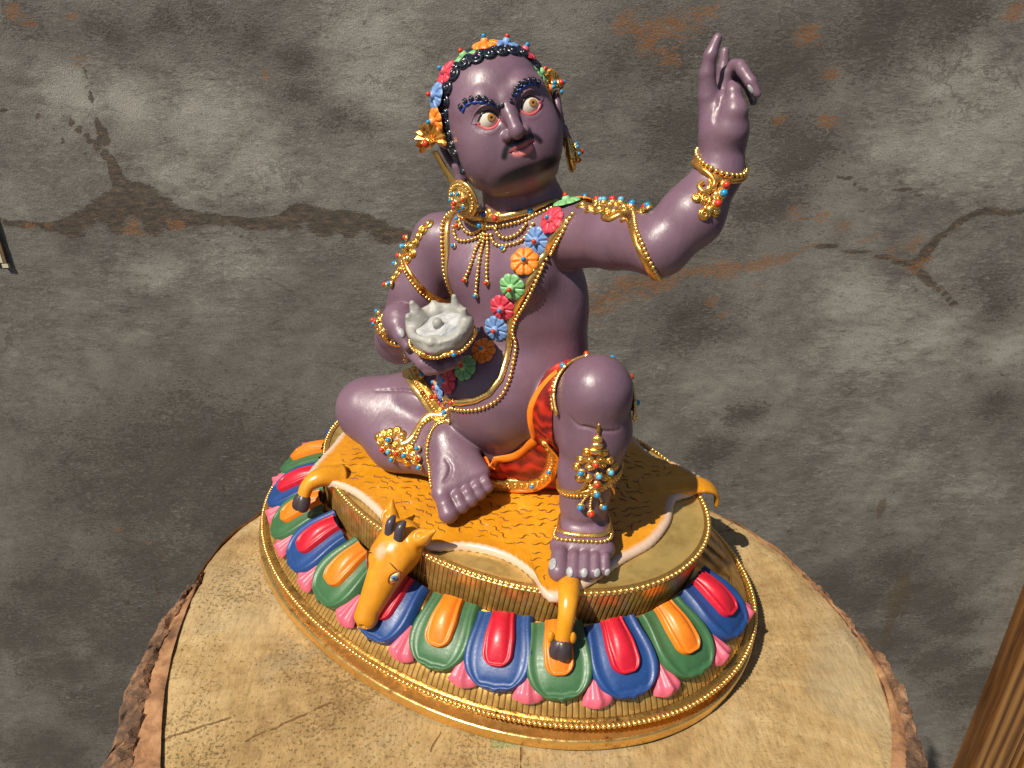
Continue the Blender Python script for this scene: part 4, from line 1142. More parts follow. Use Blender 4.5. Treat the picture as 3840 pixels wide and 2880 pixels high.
BODY_COL = (.168, .097, .134)
m_skin, nt, b = new_mat("purple_body_paint"); g = NT(nt); co = g.coord()
f = g.noise(co, 60, 5, .6); f2 = g.noise(g.map(co, (1, 1, .3)), 700, 3, .6)
sk = g.mix(1.0, g.attr("paint"), g.ramp(f, [(.3, .84), (.7, 1.12)]), 'MULTIPLY')
du = g.ramp(g.noise(co, 420, 4, .65), [(.63, 0.0), (.78, 1.0)])
sk = g.mix(g.math('MULTIPLY', du, .22), sk, (.30, .22, .25))
sc2 = g.ramp(g.noise(g.map(co, (1, 1, .2), (0, 0, 0), (.5, .3, 0)), 520, 4, .7), [(.28, 1.0), (.36, 0.0)])
sk = g.mix(g.math('MULTIPLY', sc2, .34), sk, (.075, .042, .055))
g.link(sk, b.inputs["Base Color"])
g.link(g.ramp(g.math('ADD', g.math('MULTIPLY', f, .6), g.math('MULTIPLY', f2, .4)), [(.35, .31), (.7, .52)]), b.inputs["Roughness"])
g.link(g.bump(g.math('ADD', f2, g.noise(co, 240, 3)), .16, .0006), b.inputs["Normal"])
b.inputs["Specular IOR Level"].default_value = .55

BODY = build_body()
HEAD = build_head()
BB = BODY
# the neck of the trunk mesh and of the head mesh run into each other under the collar
nk = Sculpt.__new__(Sculpt)
hv0, hf = HEAD.mesh()
hc = head_colours(hv0, HEAD, BODY_COL)
hv = h2s(hv0)
bv, bf = BODY.mesh()
Vall = np.vstack([bv, hv]); Fall = np.vstack([bf, hf + len(bv)])
Call = np.vstack([np.tile(BODY_COL, (len(bv), 1)), hc])
body = part("body", Vall, Fall, m_skin, statue, attrs={"paint": Call})
# ------------------------------------------------------------------ face: eyes, eyebrows, hair
m_eyew, nt, b = new_mat("eye_white"); b.inputs["Base Color"].default_value = (.62, .58, .50, 1); b.inputs["Roughness"].default_value = .18
m_eyep = paint("eye_pink", (.55, .10, .11), .25); m_amber = paint("iris_amber", (.42, .20, .045), .18); m_pup = paint("pupil_dark", (.022, .010, .006), .15)
m_hair, nt, b = new_mat("black_hair_paint"); g = NT(nt); co = g.coord()
f = g.noise(co, 420, 4, .6)
g.link(g.ramp(f, [(.35, (.006, .007, .012)), (.65, (.022, .026, .042))]), b.inputs["Base Color"]); b.inputs["Roughness"].default_value = .22; b.inputs["Specular IOR Level"].default_value = .7
m_bblue = paint("brow_blue", (.012, .055, .34), .3)
HR = lambda P: h2s(P)
def hn(n): return np.asarray(n, float) @ HM.T
for sx, gz in ((-1, (.10, .045)), (1, (.07, .05))):
    c = np.array((sx * .655, .010, 1.12)); r = .42
    eye = inst("eye", mesh_data("eye", *sphere(1, 28, 18), m_eyew), statue, h2s(c), HM, (r, r * .92, r))
    d = nrm(np.array((gz[0] / r * 1.0 + sx * .02, gz[1] / r, 1.0)))
    R = frame_z(d, (0, 1, 0))
    # children carry unscaled parent space: eye space is the head frame scaled by r
    ir = inst("iris", mesh_data("iris", *sphere(1, 20, 6), m_amber), eye, (0, 0, 0), R, (.30, .30, .05)); ir.location = Vector(d * .985) * S
    pu = inst("pupil", mesh_data("pupil", *sphere(1, 14, 6), m_pup), eye, (0, 0, 0), R, (.115, .115, .03)); pu.location = Vector(d * 1.02) * S
    def onlid(xy, off):
        P = front(HEAD, xy, .004); q = r * r - (P[:, 0] - c[0]) ** 2 - ((P[:, 1] - c[1]) / .92) ** 2
        P[:, 2] = np.maximum(P[:, 2], c[2] + np.sqrt(np.maximum(q, 0))) + off
        return P
    up, lo, cr = lid_curves(sx)
    us, ls_ = spline(up, 6), spline(lo, 6); cs = resample(spline(cr, 6), n=len(us)); bs = ls_ + np.c_[np.linspace(-sx * .05, sx * .10, len(ls_)), -.17 * np.sin(np.linspace(.35, 2.8, len(ls_)))]
    for nm, a_, b_, o0 in (("upper_lid", us, cs, .035), ("lower_lid", ls_, bs, .022)):
        rows_ = [onlid(a_ + (b_ - a_) * f_, o0 * (1 - f_) + .008 * (1 - f_)) for f_ in np.linspace(0, 1, 6)]
        lip_ = rows_[0] - (0, 0, .05); V = np.vstack([lip_] + rows_)
        F = grid_faces(7, len(a_)); V = h2s(V)
        if sx > 0: F = [f_[::-1] for f_ in F]
        colr = np.tile(BODY_COL, (len(V), 1)).astype(float)
        part(nm, V, F, m_skin, statue, attrs={"paint": colr})
    ra_ = .5 + .5 * np.sin(np.linspace(0, math.pi, len(us)))
    Vt, Ft = tube(h2s(onlid(ls_, .012)), .040 * ra_ + .014, 6); part("lid_rim", Vt, Ft, m_eyep, statue)
    Vt, Ft = tube(h2s(onlid(us, .030)), .028 * ra_, 6); part("lash_line", Vt, Ft, m_pup, statue)
    for (cx_, cy_) in (up[0], up[-1]):
        pc = onlid(np.array([(cx_ + (sx * .055 if (cx_, cy_) == up[0] else -sx * .06), cy_)]), .0)[0]
        inst("eye_corner", mesh_data("eye_corner", *sphere(1, 10, 6), m_eyep), statue, h2s(pc), HM, (.07, .05, .03))
    crp = onlid(spline(cr, 6), -.01); rr_ = .045 * np.sin(np.linspace(.3, 2.8, len(crp))); Vt, Ft = tube(h2s(crp), rr_, 8); part("lid_crease", Vt, Ft, m_skin, statue, attrs={"paint": np.tile(BODY_COL, (len(Vt), 1))})

def curl_mesh(name, mat, turns=1.6, r0=1.0, tr=.30, dome=.25):
    n = 22; a = np.linspace(0, turns * 2 * math.pi, n); rad = np.linspace(r0 * .78, .10, n)
    P = np.c_[rad * np.cos(a), rad * np.sin(a), dome * np.linspace(0, 1, n)]
    V1, F1 = tube(P, np.linspace(tr, tr * .8, n), 6)
    V2, F2 = sphere(1, 10, 5, (0, 0, -.05), (r0 * .9, r0 * .9, .30))
    mb = MB().add(V1, F1).add(V2, F2)
    return mesh_data(name, mb.V, mb.F, mat)
me_curl = curl_mesh("hair_curl", m_hair); me_curl2 = curl_mesh("hair_curl", m_hair); 
def curl_at(name, me, parent, p, n, r, spin=0.0, up=(0, 0, 1)):
    R = frame_z(n, up); c_, s_ = math.cos(spin), math.sin(spin)
    R = R @ np.array(((c_, -s_, 0), (s_, c_, 0), (0, 0, 1)))
    return inst(name, me, parent, p, R, r)
brows = {-1: [(-1.13, .54, 1.0), (-1.04, .67, 1.21), (-.89, .69, 1.38), (-.74, .65, 1.5), (-.59, .56, 1.55), (-.45, .45, 1.57), (-.27, .28, 1.58), (-.13, .23, 1.6)],
         1: [(1.12, .52, 1.25), (.98, .62, 1.37), (.82, .66, 1.5), (.66, .66, 1.56), (.51, .62, 1.57), (.36, .55, 1.58), (.22, .43, 1.60), (.08, .27, 1.66)]}
for sx, P in brows.items():
    Q, N = HEAD.snap(P)
    bl, bn = HEAD.snap(spline(np.array(P)[:-1] + (0, -.105, .02), 6), .012)
    Vt, Ft = tube(h2s(bl), .034 + .014 * np.sin(np.arange(len(bl)) * 1.05), 6)
    host = part("eyebrow", Vt, Ft, m_bblue, statue)
    for k in range(len(Q)):
        curl_at("brow_curl", me_curl, host, h2s(Q[k] + N[k] * .045), hn(N[k]), .098 - .018 * (k > 5), spin=k * 1.9)

# hair: a dark cap behind the hairline, two rows of tight curls along it, a lock before each ear
K = Sculpt((-2.4, -1.6, -2.6), (2.4, 2.6, 1.6), .06)
K.ell((.02, .45, -.42), (1.66, 1.72, 1.90), .1)
K.ell((.02, -.4, -.95), (1.40, 1.2, 1.25), .4)
K.plane((0, 1.55, .62), (0, .30, 1.0)); K.plane((0, -.2, -.30), (0, -.28, 1.0))
kv, kf = K.mesh(); hair = part("hair", h2s(kv), kf, m_hair, statue)
hl = [(-1.60, -.62, .42), (-1.62, -.34, .36), (-1.62, -.04, .32), (-1.60, .26, .32), (-1.55, .56, .34), (-1.43, .86, .40), (-1.24, 1.18, .50), (-.98, 1.45, .62), (-.67, 1.60, .74), (-.31, 1.65, .89), (.06, 1.64, .92),
      (.42, 1.61, .87), (.76, 1.53, .70), (1.05, 1.37, .46), (1.28, 1.10, .28), (1.43, .80, .17), (1.52, .48, .08), (1.55, .16, .02), (1.55, -.16, .02)]
Q, N = HEAD.snap(hl)
for k in range(len(Q)):
    curl_at("hair_curl", me_curl, hair, h2s(Q[k] + N[k] * .05 + (0, 0, -.02)), hn(nrm(N[k] + (0, 0, .25))), .228, spin=(k * 2.4 if k % 2 else -k * 2.4))
    if 2 <= k < len(Q) - 1:
        m_ = (Q[k] + Q[k - 1]) / 2; d_ = nrm(np.array((m_[0], m_[1] - .2, 0)))
        curl_at("hair_curl", me_curl, hair, h2s(m_ + d_ * .17 + (0, 0, -.24)), hn(nrm(d_ + (0, 0, .45))), .205, spin=k * 1.3)
for sx in (-1, 1):
    P, _ = HEAD.snap([(sx * 1.54, -.75, .40), (sx * 1.54, -.95, .40), (sx * 1.52, -1.12, .42)], .02)
    Vt, Ft = tube(h2s(spline(P, 4)), np.array([.10, .10, .09, .08, .07, .07, .08, .09, .06]), 8); part("sidelock", Vt, Ft, m_hair, hair)
    curl_at("hair_curl", me_curl, hair, h2s(P[-1] + (sx * .03, -.03, .03)), hn((sx * .8, 0, .6)), .12)

# ------------------------------------------------------------------ jewellery helpers
m_coral = paint("coral_bead_paint", (.62, .040, .012), .24, .05, .04); m_turq = paint("turquoise_bead_paint", (.020, .255, .50), .24, .05, .04)
m_lapis = paint("lapis_bead_paint", (.012, .018, .20), .2, .05, .04); m_sky = paint("pale_turquoise_paint", (.10, .42, .62), .24, .05, .04)
m_rgold = gold("reddish_gold", (.80, .42, .10), (.38, .10, .015), .28, .2, 300, .5)
def gem_mesh(name, mat):
    mb = MB(); prof = [(1.32, -.6), (1.36, .0), (1.12, .28), (.98, .30)]
    V = [(r * math.cos(a), r * math.sin(a), z) for (r, z) in prof for a in np.linspace(0, 2 * math.pi, 14, endpoint=False)]
    mb.add(V, grid_faces(4, 14, False, True)); nf = len(mb.F)
    mb.add(*sphere(1.0, 12, 8, (0, 0, .42), (1, 1, 1)))
    me = mesh_data(name, mb.V, mb.F, [m_goldb, mat])
    idx = np.zeros(len(me.polygons), np.int32); idx[nf:] = 1; me.polygons.foreach_set("material_index", idx)
    return me
GEM = {"c": gem_mesh("coral_gem", m_coral), "t": gem_mesh("turquoise_gem", m_turq), "l": gem_mesh("lapis_gem", m_lapis), "s": gem_mesh("pale_turquoise_gem", m_sky)}
GN = {"c": "coral_gem", "t": "turquoise_gem", "l": "lapis_gem", "s": "turquoise_gem"}
def gem(parent, p, n, kind, r=.085):
    return inst(GN[kind], GEM[kind], parent, np.asarray(p) + np.asarray(n) * r * .35, frame_z(n), r)
me_scroll = curl_mesh("scroll", m_gold, 1.5, 1.0, .27, .3)
me_knob = mesh_data("gold_knob", *sphere(1, 10, 6), m_goldb)
def snapb(P, off=0.0): return BODY.snap(np.atleast_2d(np.asarray(P, float)), off)
_budget = [300]
def beads(parent, path, r, closed=False, mat_mesh=None, off=None, name="bead", lift=True):
    """a string of gold beads: separate beads while the limit lasts, then one joined run"""
    P = resample(path, step=r * 1.95, closed=closed)
    if lift: P, N = snapb(P, r * .55 if off is None else off)
    if _budget[0] >= len(P):
        _budget[0] -= len(P)
        for p in P:
            inst(name, mat_mesh or me_bead, parent, p, None, r * (.92 + .14 * rng.random()))
    else:
        mb = MB()
        for p in P: mb.add(*sphere(r * (.92 + .14 * rng.random()), 8, 6, p))
        o = mb.build("bead_run", m_goldb, parent); o["kind"] = "stuff"
def band(name, path, w, t, mat, parent, closed=False, off=.0, step=.12):
    P = resample(path, step=step, closed=closed); P, N = snapb(P, off)
    V, F = tube(P, w, 10, closed, N, flat=t / w)
    return part(name, V, F, mat, parent)
def ring(c, n, rmax=1.6, cnt=64, shift=0.0):
    """closed loop where the plane (c, n) cuts the limb round c"""
    c = np.asarray(c, float); n = nrm(n); c = c + n * shift; R = frame_z(n); out = []
    for a in np.linspace(0, 2 * math.pi, cnt, endpoint=False):
        d = R[:, 0] * math.cos(a) + R[:, 1] * math.sin(a)
        t = np.linspace(0, rmax, 80); s_ = BODY.sample(c + t[:, None] * d)
        k = np.argmax(s_ > 0) if (s_ > 0).any() else len(t) - 1
        out.append(c + d * t[k])
    return np.array(out)
def cluster(parent, gold_pts, r=.11, sc=.6):
    for k, p in enumerate(gold_pts):
        q, n_ = snapb(p, .03); n_ = n_[0]
        if k % 2: curl_at("scroll", me_scroll, parent, q[0], n_, r * (1.2 + .25 * rng.random()), spin=k * 1.7)
        else: inst("gold_knob", me_knob, parent, q[0], frame_z(n_), (r * (.75 + .35 * rng.random()), r * (.85 + .2 * rng.random()), r * sc * 1.2))
def plate(name, parent, pts, mat, thick=.07, grow=.12):
    """a low gold backing plate under a cluster of ornaments, following the body"""
    pts, n_ = snapb(pts); mb = MB()
    for p, q in zip(pts, n_): mb.add(*[[tuple(p + frame_z(q) @ (np.array(v) * (grow, grow, thick))) for v in sphere(1, 10, 6)[0]], sphere(1, 10, 6)[1]])
    return mb.build(name, mat, parent)

# ------------------------------------------------------------------ skirt
K = Sculpt((-5.0, -3.6, 3.9), (5.4, 4.4, 10.6), .06)
K.ell((0, 1.2, 5.6), (2.85, 2.0, 1.75), .4)
K.cone((-1.4, 1.0, 6.2), (-2.7, .05, 6.35), 1.60, 1.56, .3)
K.ell((1.2, 1.1, 5.0), (1.8, 1.2, 1.1), .4)
ax_ = [(K.lo[a] + K.h * np.arange(K.dim[a])) for a in range(3)]
PX = np.stack(np.meshgrid(*ax_, indexing='ij'), -1).reshape(-1, 3)
a_ = np.array((1.0, 1.6, 5.6)); ab_ = np.array((4.3, -.8, 9.55)) - a_
t_ = np.clip(((PX - a_) @ ab_) / (ab_ @ ab_), 0, 1)
thigh = np.linalg.norm(PX - a_ - t_[:, None] * ab_, axis=1) - 1.60
knee = (PX - np.array((4.30, -.72, 9.52))) @ nrm(np.array((.50, -.60, .62))) + .10
bel = 1.06 - np.sqrt(((PX[:, 0] + .05) / 2.35) ** 2 + ((PX[:, 1] - .15) / 2.45) ** 2 + ((PX[:, 2] - 8.0) / 2.35) ** 2)
tor = 1.10 - np.sqrt(((PX[:, 0] - 1.2) / 1.4) ** 2 + ((PX[:, 1] - 1.0) / 1.3) ** 2 + ((PX[:, 2] - 8.9) / 1.8) ** 2)
wrap = np.maximum.reduce([BODY.sample(PX) - .075, thigh, knee, bel * 1.5, tor, 5.2 - PX[:, 2]])
shin_ = np.linalg.norm((PX - (4.45, -.9, 0))[:, :2], axis=1) - 1.30
wrap = np.maximum(wrap, np.where(PX[:, 2] < 9.0, -shin_, wrap))
K.d = np.minimum(K.d, wrap.reshape(K.d.shape).astype(np.float32))
K.plane((0, 0, 4.12), (0, 0, -1))
m_red_cloth, nt, b = new_mat("red_brocade"); g = NT(nt); co = g.coord()
wv = g.n("ShaderNodeTexWave", wave_type='RINGS', ins={"Vector": co, "Scale": 55, "Distortion": 9, "Detail": 2, "Detail Scale": 1.4}).outputs["Fac"]
vz = g.n("ShaderNodeTexVoronoi", feature='DISTANCE_TO_EDGE', ins={"Vector": co, "Scale": 130}).outputs["Distance"]
h = g.math('ADD', g.math('MULTIPLY', wv, .5), vz)
g.link(g.ramp(h, [(.15, (.16, .006, .004)), (.5, (.40, .016, .006)), (.9, (.52, .035, .010))]), b.inputs["Base Color"]); b.inputs["Roughness"].default_value = .42
g.link(g.bump(h, .8, .001), b.inputs["Normal"])
kv, kf = K.mesh(); skirt = part("skirt", kv, kf, m_red_cloth, statue)
hemc = spline([(-1.1, -.35, 4.42), (-.55, -.85, 4.36), (.0, -1.08, 4.33), (.65, -.85, 4.33), (1.25, -.50, 4.36), (1.75, -.25, 4.55), (2.25, -.25, 5.1), (2.6, -.35, 5.9), (2.85, -.45, 6.8), (3.0, -.5, 7.6)], 8)
topc, _ = BODY.snap(spline([(-1.3, -.9, 6.0), (-.6, -1.5, 5.75), (.1, -1.7, 5.65), (.8, -1.55, 5.75), (1.5, -1.2, 6.2), (1.9, -.95, 6.9), (2.3, -.75, 7.6), (2.6, -.6, 8.3), (2.85, -.5, 8.9), (3.0, -.45, 9.4)], 8), .02)
nh = len(hemc); V = []
for i in range(12):
    f_ = i / 11
    P = topc + (hemc - topc) * f_
    sag = .30 * math.sin(math.pi * f_) * np.sin(np.linspace(.2, 2.9, nh))
    fold_ = .05 * np.sin(np.linspace(0, 22, nh) + f_ * 2) * f_
    P = P + np.array((-.35, .85, .3)) * sag[:, None] + np.array((.4, -.8, .2)) * fold_[:, None]
    V.append(P)
for i in range(1, 12):
    for _ in range(6):
        d_ = BODY.sample(V[i]); V[i] = V[i] + BODY.grad(V[i]) * np.clip(.07 - d_, 0, .3)[:, None]
nv_ = len(V); V = np.vstack(V); V = np.vstack([V, V + np.array((-.03, .09, .0))])
F = grid_faces(nv_, nh); F += [tuple(i + nv_ * nh for i in f[::-1]) for f in grid_faces(nv_, nh)]
DG = V[:nv_ * nh].reshape(nv_, nh, 3)
drape = part("skirt_front", V, F, m_red_cloth, skirt)
hn_ = nrm(np.gradient(hemc, axis=0)); up_ = nrm(topc - hemc); hnorm = np.cross(hn_, up_); hnorm *= np.sign((hnorm @ np.array((.4, -.8, .3))))[:, None]
dn_ = np.cross(np.gradient(DG, axis=1), np.gradient(DG, axis=0)); dn_ = nrm(dn_); dn_ *= np.sign(dn_ @ np.array((.5, -.72, .45)))[..., None]
N = dn_[10]; Q = DG[10] + N * .07; hnorm = N
V, F = tube(Q, .25, 10, False, N, flat=.25); hem = part("hem", V, F, m_gold, statue)
for k in range(2, len(Q) - 1, 3): curl_at("hem_scroll", me_scroll, hem, Q[k] + N[k] * .04, N[k], .15, spin=k * 2.1)
for k, kd in ((14, "c"), (38, "t"), (52, "t")): gem(hem, Q[k] + N[k] * .08, N[k], kd, .085)
V, F = tube(hemc - up_ * .06, .085, 8); part("hem_lining", V, F, m_orange, skirt)
wl_ = DG[1][10:]
V, F = tube(wl_, .15, 8, False, dn_[1][10:], flat=.35); part("waistband", V, F, m_orange, skirt)

# ------------------------------------------------------------------ sacred sash, garland of flowers, collar
sash = band("sash", [(2.62, -.05, 14.5), (2.47, -.24, 14.23), (1.95, -.18, 13.54), (1.79, -.69, 12.79), (1.36, -.86, 11.83), (1.02, -.85, 11.19), (.91, -.86, 10.66), (.94, -.87, 10.21), (1.02, -1.11, 9.74), (1.12, -1.52, 9.23), (.94, -1.90, 8.79), (.53, -2.16, 8.48), (-.03, -2.28, 8.25), (-.56, -2.23, 8.13), (-1.2, -2.1, 7.95)], .105, .05, m_goldb, statue, False, .03)
beads(sash, spline([(2.75, -.02, 14.65), (2.63, -.31, 14.19), (2.10, -.3, 13.36), (1.89, -.66, 12.62), (1.45, -.75, 11.67), (1.15, -.78, 11.11), (1.04, -.80, 10.68), (1.13, -.76, 10.22), (1.20, -.95, 9.74), (1.36, -1.43, 9.11), (1.23, -1.79, 8.62), (.79, -2.10, 8.27), (.22, -2.27, 8.06), (-.49, -2.25, 7.88)], 6), .074)
sash2 = band("sash", [(-2.1, .1, 14.1), (-1.98, -.55, 13.71), (-1.85, -.80, 13.38), (-1.71, -.95, 12.70), (-1.6, -1.05, 12.0), (-1.55, -.9, 11.2), (-1.4, -1.0, 10.4)], .10, .05, m_goldb, statue, False, .03)
beads(sash2, spline([(-2.25, .1, 14.05), (-2.15, -.61, 13.73), (-2.01, -.87, 13.37), (-1.89, -.96, 12.66), (-1.82, -.9, 11.9), (-1.75, -.8, 11.2), (-1.6, -.9, 10.4)], 6), .070)
P, N = snapb([(-1.3, -2.0, 7.7), (-.99, -2.09, 7.95), (-.36, -2.26, 8.16), (-.81, -2.14, 7.60), (-2.6, -1.2, 7.1)])
clasp = plate("sash_clasp", statue, P, m_gold, .06, .16)
for p, n_, kd in zip(P, N, "clctc"): gem(clasp, p + n_ * .04, n_, kd, .085)

fl_cols = {"green": ((.22, .50, .20), "c"), "red": ((.66, .050, .085), "t"), "blue": ((.155, .285, .55), "c"), "orange": ((.88, .25, .018), "t")}
fl_mesh = {}
def flower_meshes(cname):
    if cname in fl_mesh: return fl_mesh[cname]
    col, bead_ = fl_cols[cname]
    m_ = paint(cname + "_flower_paint", col, .42); m_c = paint(cname + "_flower_centre_paint", tuple(min(1, c * 1.1 + .06) for c in col), .40)
    nu, nv = 7, 9; V = []                               # one petal, root at the origin, tip along +y, eight to a flower
    for i in range(nu):
        u = i / (nu - 1)
        for j in range(nv):
            v = -1 + 2 * j / (nv - 1)
            w = (.10 + .30 * u) * (1 if u < .72 else math.sqrt(max(.0, 1 - ((u - .72) / .30) ** 2)))
            y = .22 + .76 * u
            z = .17 - .10 * v * v - .08 * max(0, u - .7) / .3 - .10 * math.exp(-((u - .68) / .13) ** 2 - (v / .35) ** 2)
            if i == nu - 1 or j in (0, nv - 1): z = -.04
            V.append((w * v, y, z))
    pm = mesh_data("flower_petal", V, grid_faces(nu, nv), m_)
    cm = mesh_data("flower_centre", *sphere(.30, 12, 7, (0, 0, .16), (1, 1, .95)), m_c)
    bm_ = mesh_data("flower_bead", *sphere(.17, 10, 7, (0, 0, .45)), {"c": m_coral, "t": m_turq}[bead_])
    dm = mesh_data("flower", *sphere(.62, 14, 4, (0, 0, 0), (1, 1, .14)), m_)
    fl_mesh[cname] = (dm, pm, cm, bm_); return fl_mesh[cname]
def flower(name, cname, p, n, r, parent, spin=0.0, tall=1.0):
    dm, pm, cm, bm_ = flower_meshes(cname); R = frame_z(n); c_, s_ = math.cos(spin), math.sin(spin)
    R = R @ np.array(((c_, -s_, 0), (s_, c_, 0), (0, 0, 1)))
    f = inst(name, dm, parent, np.asarray(p) + np.asarray(n) * .05, R, (r, r, r * tall))
    f["label"] = cname + " flower with a " + {"c": "coral", "t": "turquoise"}[fl_cols[cname][1]] + " bead"
    for k in range(8):
        a = k * math.pi / 4; q = inst("petal", pm, f, (0, 0, 0)); q.rotation_euler = (0, 0, a)
    inst("flower_centre", cm, f, (0, 0, 0)); inst("bead", bm_, f, (0, 0, 0))
    return f
garland = [(1.99, .66, 14.75), (1.98, -.04, 14.35), (1.53, -.19, 13.67), (1.46, -.74, 13.11), (1.22, -1.01, 12.32), (.76, -.97, 11.49), (.51, -.99, 10.70), (.21, -1.31, 9.91), (-.14, -1.85, 9.35), (-.72, -2.05, 8.75), (-1.35, -1.9, 8.25), (-1.75, -1.5, 8.15), (2.15, 1.35, 14.75)]
for k, p in enumerate(garland):
    q, n_ = snapb(p); flower("garland_flower", ("green", "red", "blue", "orange")[(k if k < 12 else 3) % 4], q[0], n_[0], .46, statue, spin=k * .7)

collar = band("collar", [(-2.1, .3, 14.1), (-1.79, -.20, 14.05), (-1.02, -.39, 13.98), (-.51, -.46, 14.1), (.11, -.52, 14.22), (.56, -.34, 14.34), (1.09, .07, 14.5), (1.30, .39, 14.64), (1.41, .84, 14.72), (1.2, 1.5, 14.7), (.4, 1.9, 14.5), (-.8, 1.6, 14.1), (-1.8, .9, 14.0)], .12, .09, m_goldb, statue, True, .06)
beads(collar, spline([(-1.66, -.33, 13.88), (-.98, -.43, 13.76), (-.33, -.52, 13.84), (.44, -.42, 14.03), (.95, -.10, 14.2), (1.33, .14, 14.36), (1.66, .36, 14.52)], 6), .064)
for path in ([(-1.51, -.50, 13.81), (-1.15, -.61, 13.57), (-.87, -.56, 13.53), (-.57, -.50, 13.69)], [(-1.65, -.64, 13.63), (-1.42, -.75, 13.30), (-1.05, -.73, 13.27), (-.66, -.58, 13.43), (-.38, -.54, 13.64)],
             [(.12, -.54, 13.87), (.29, -.52, 13.67), (.58, -.44, 13.64), (.87, -.29, 13.82), (1.05, -.15, 14.10)], [(-.04, -.57, 13.66), (.10, -.59, 13.43), (.46, -.58, 13.36), (.89, -.46, 13.49), (1.13, -.25, 13.72), (1.31, -.12, 14.14)],
             [(-.37, -.55, 13.60), (-.56, -.70, 13.16), (-.48, -1.01, 12.82), (-.52, -1.18, 12.46), (-.60, -1.24, 12.25)], [(-.31, -.55, 13.61), (-.36, -.67, 13.15), (-.23, -.95, 12.81), (-.17, -1.10, 12.42), (-.21, -1.16, 11.78)], [(-.20, -.56, 13.63), (-.11, -.65, 13.19), (.08, -.90, 12.86), (.19, -1.03, 12.53), (.22, -1.08, 12.30)]):
    beads(collar, spline(path, 6), .066, off=.05)
P, N = snapb([(-.71, -.36, 14.13), (-.22, -.50, 14.29), (.18, -.50, 14.25), (-.41, -.51, 13.88), (1.05, .06, 14.40), (-1.43, -.86, 13.07), (.56, -.66, 13.28), (-.60, -1.24, 12.2), (-.21, -1.16, 11.74), (.22, -1.08, 12.25), (-1.55, -.3, 13.95), (-1.6, -.4, 13.75), (-1.5, -.5, 13.6)])
plate("collar_boss", collar, P[:4], m_gold, .10, .20)
for k, (p, n_, kd) in enumerate(zip(P, N, "clctttt" + "ctc" + "ctc")): gem(collar, p + n_ * (.12 if k < 4 else .05), n_, kd, .10 if k < 5 else .075)

# ------------------------------------------------------------------ armlets, bracelets, knee and leg ornaments
L = ring((5.42, -.47, 14.39), (.73, .49, .48)); al = band("armlet", L, .10, .06, m_rgold, statue, True, .03)
beads(al, ring((5.42, -.47, 14.39), (.73, .49, .48), shift=.13), .068, True)
G_ = [(2.75, .44, 14.85), (3.29, .05, 14.98), (3.81, -.20, 15.0), (4.15, -.30, 15.02), (4.42, -.36, 15.05), (4.70, -.30, 15.09), (3.21, .46, 15.0), (3.6, .1, 15.05), (3.93, .13, 15.10), (4.2, .05, 15.17), (4.5, .0, 15.19), (4.85, -.1, 15.18), (5.2, -.2, 15.23), (3.5, .45, 15.1), (4.0, .3, 15.1)]
cluster(al, G_, .15); plate("armlet_plate", al, G_, m_gold, .06, .24)
band("scroll_arm", spline([(4.2, -.55, 14.9), (4.5, -.62, 14.9), (4.75, -.5, 15.0), (4.95, -.55, 14.98), (5.1, -.75, 14.85)], 4), .10, .07, m_rgold, al, False, .04, .06)
Q, N = snapb([(3.17, .53, 14.99), (3.60, .26, 15.2), (3.95, .2, 15.2), (4.25, .15, 15.2), (4.65, .1, 15.2), (5.45, -.45, 15.3), (5.65, -.55, 15.3), (3.42, .40, 14.95), (5.25, -.15, 15.25)], .10)
for p, n_, kd in zip(Q, N, "cscstctst"): gem(al, p, n_, kd, .095)
L = ring((-3.11, -.65, 11.63), (-.63, -.36, -.69), 1.5); ar = band("armlet", L, .095, .06, m_rgold, statue, True, .03)
beads(ar, ring((-3.11, -.65, 11.63), (-.63, -.36, -.69), 1.5, shift=.13), .066, True)
G_ = [(-2.62, -.80, 13.52), (-2.72, -.98, 13.36), (-2.82, -1.08, 13.18), (-2.90, -1.14, 12.98), (-3.12, -1.18, 12.80), (-3.0, -1.30, 12.60), (-3.20, -1.37, 12.40), (-3.47, -1.18, 12.55), (-3.63, -1.28, 12.17), (-3.53, -1.45, 11.98), (-3.62, -1.50, 11.78), (-3.75, -1.55, 11.60), (-3.8, -1.6, 11.40), (-3.3, -1.0, 12.7), (-3.4, -1.3, 12.3)]
cluster(ar, G_, .135); plate("armlet_plate", ar, G_, m_gold, .05, .19)
Q, N = snapb([(-3.53, -.97, 12.95), (-3.69, -1.10, 12.65), (-3.33, -1.19, 12.73), (-3.81, -1.20, 12.32), (-3.98, -1.26, 12.00), (-4.04, -1.57, 11.28), (-3.65, -1.70, 11.45)], .12)
for p, n_, kd in zip(Q, N, "cstctct"): gem(ar, p, n_, kd, .09)

bc_, bn_ = (7.03, .56, 16.52), (.33, -.08, .94)
L = ring(bc_, bn_, 1.1); bl_ = band("bracelet", L, .085, .06, m_rgold, statue, True, .03)
beads(bl_, ring(bc_, bn_, 1.1, shift=.12), .072, True)
G_ = [(7.21, -.22, 16.32), (7.26, -.35, 16.14), (7.30, -.30, 15.95), (7.19, -.60, 15.89), (7.43, -.15, 16.05), (7.42, -.34, 15.88), (7.37, -.62, 15.68), (7.31, -.76, 15.58), (7.47, -.47, 15.63)]
cluster(bl_, G_, .12); plate("bracelet_plate", bl_, G_, m_gold, .05, .17)
band("scroll_arm", spline([(6.34, .22, 16.62), (6.75, -.09, 16.52), (7.09, -.20, 16.40), (7.23, -.24, 16.22), (7.20, -.45, 16.05), (7.09, -.57, 16.05), (6.97, -.51, 16.17), (7.02, -.40, 16.24)], 5), .075, .07, m_rgold, bl_, False, .05, .05)
curl_at("scroll", me_scroll, bl_, *[a[0] for a in snapb((7.0, -.66, 15.86), .04)], .15)
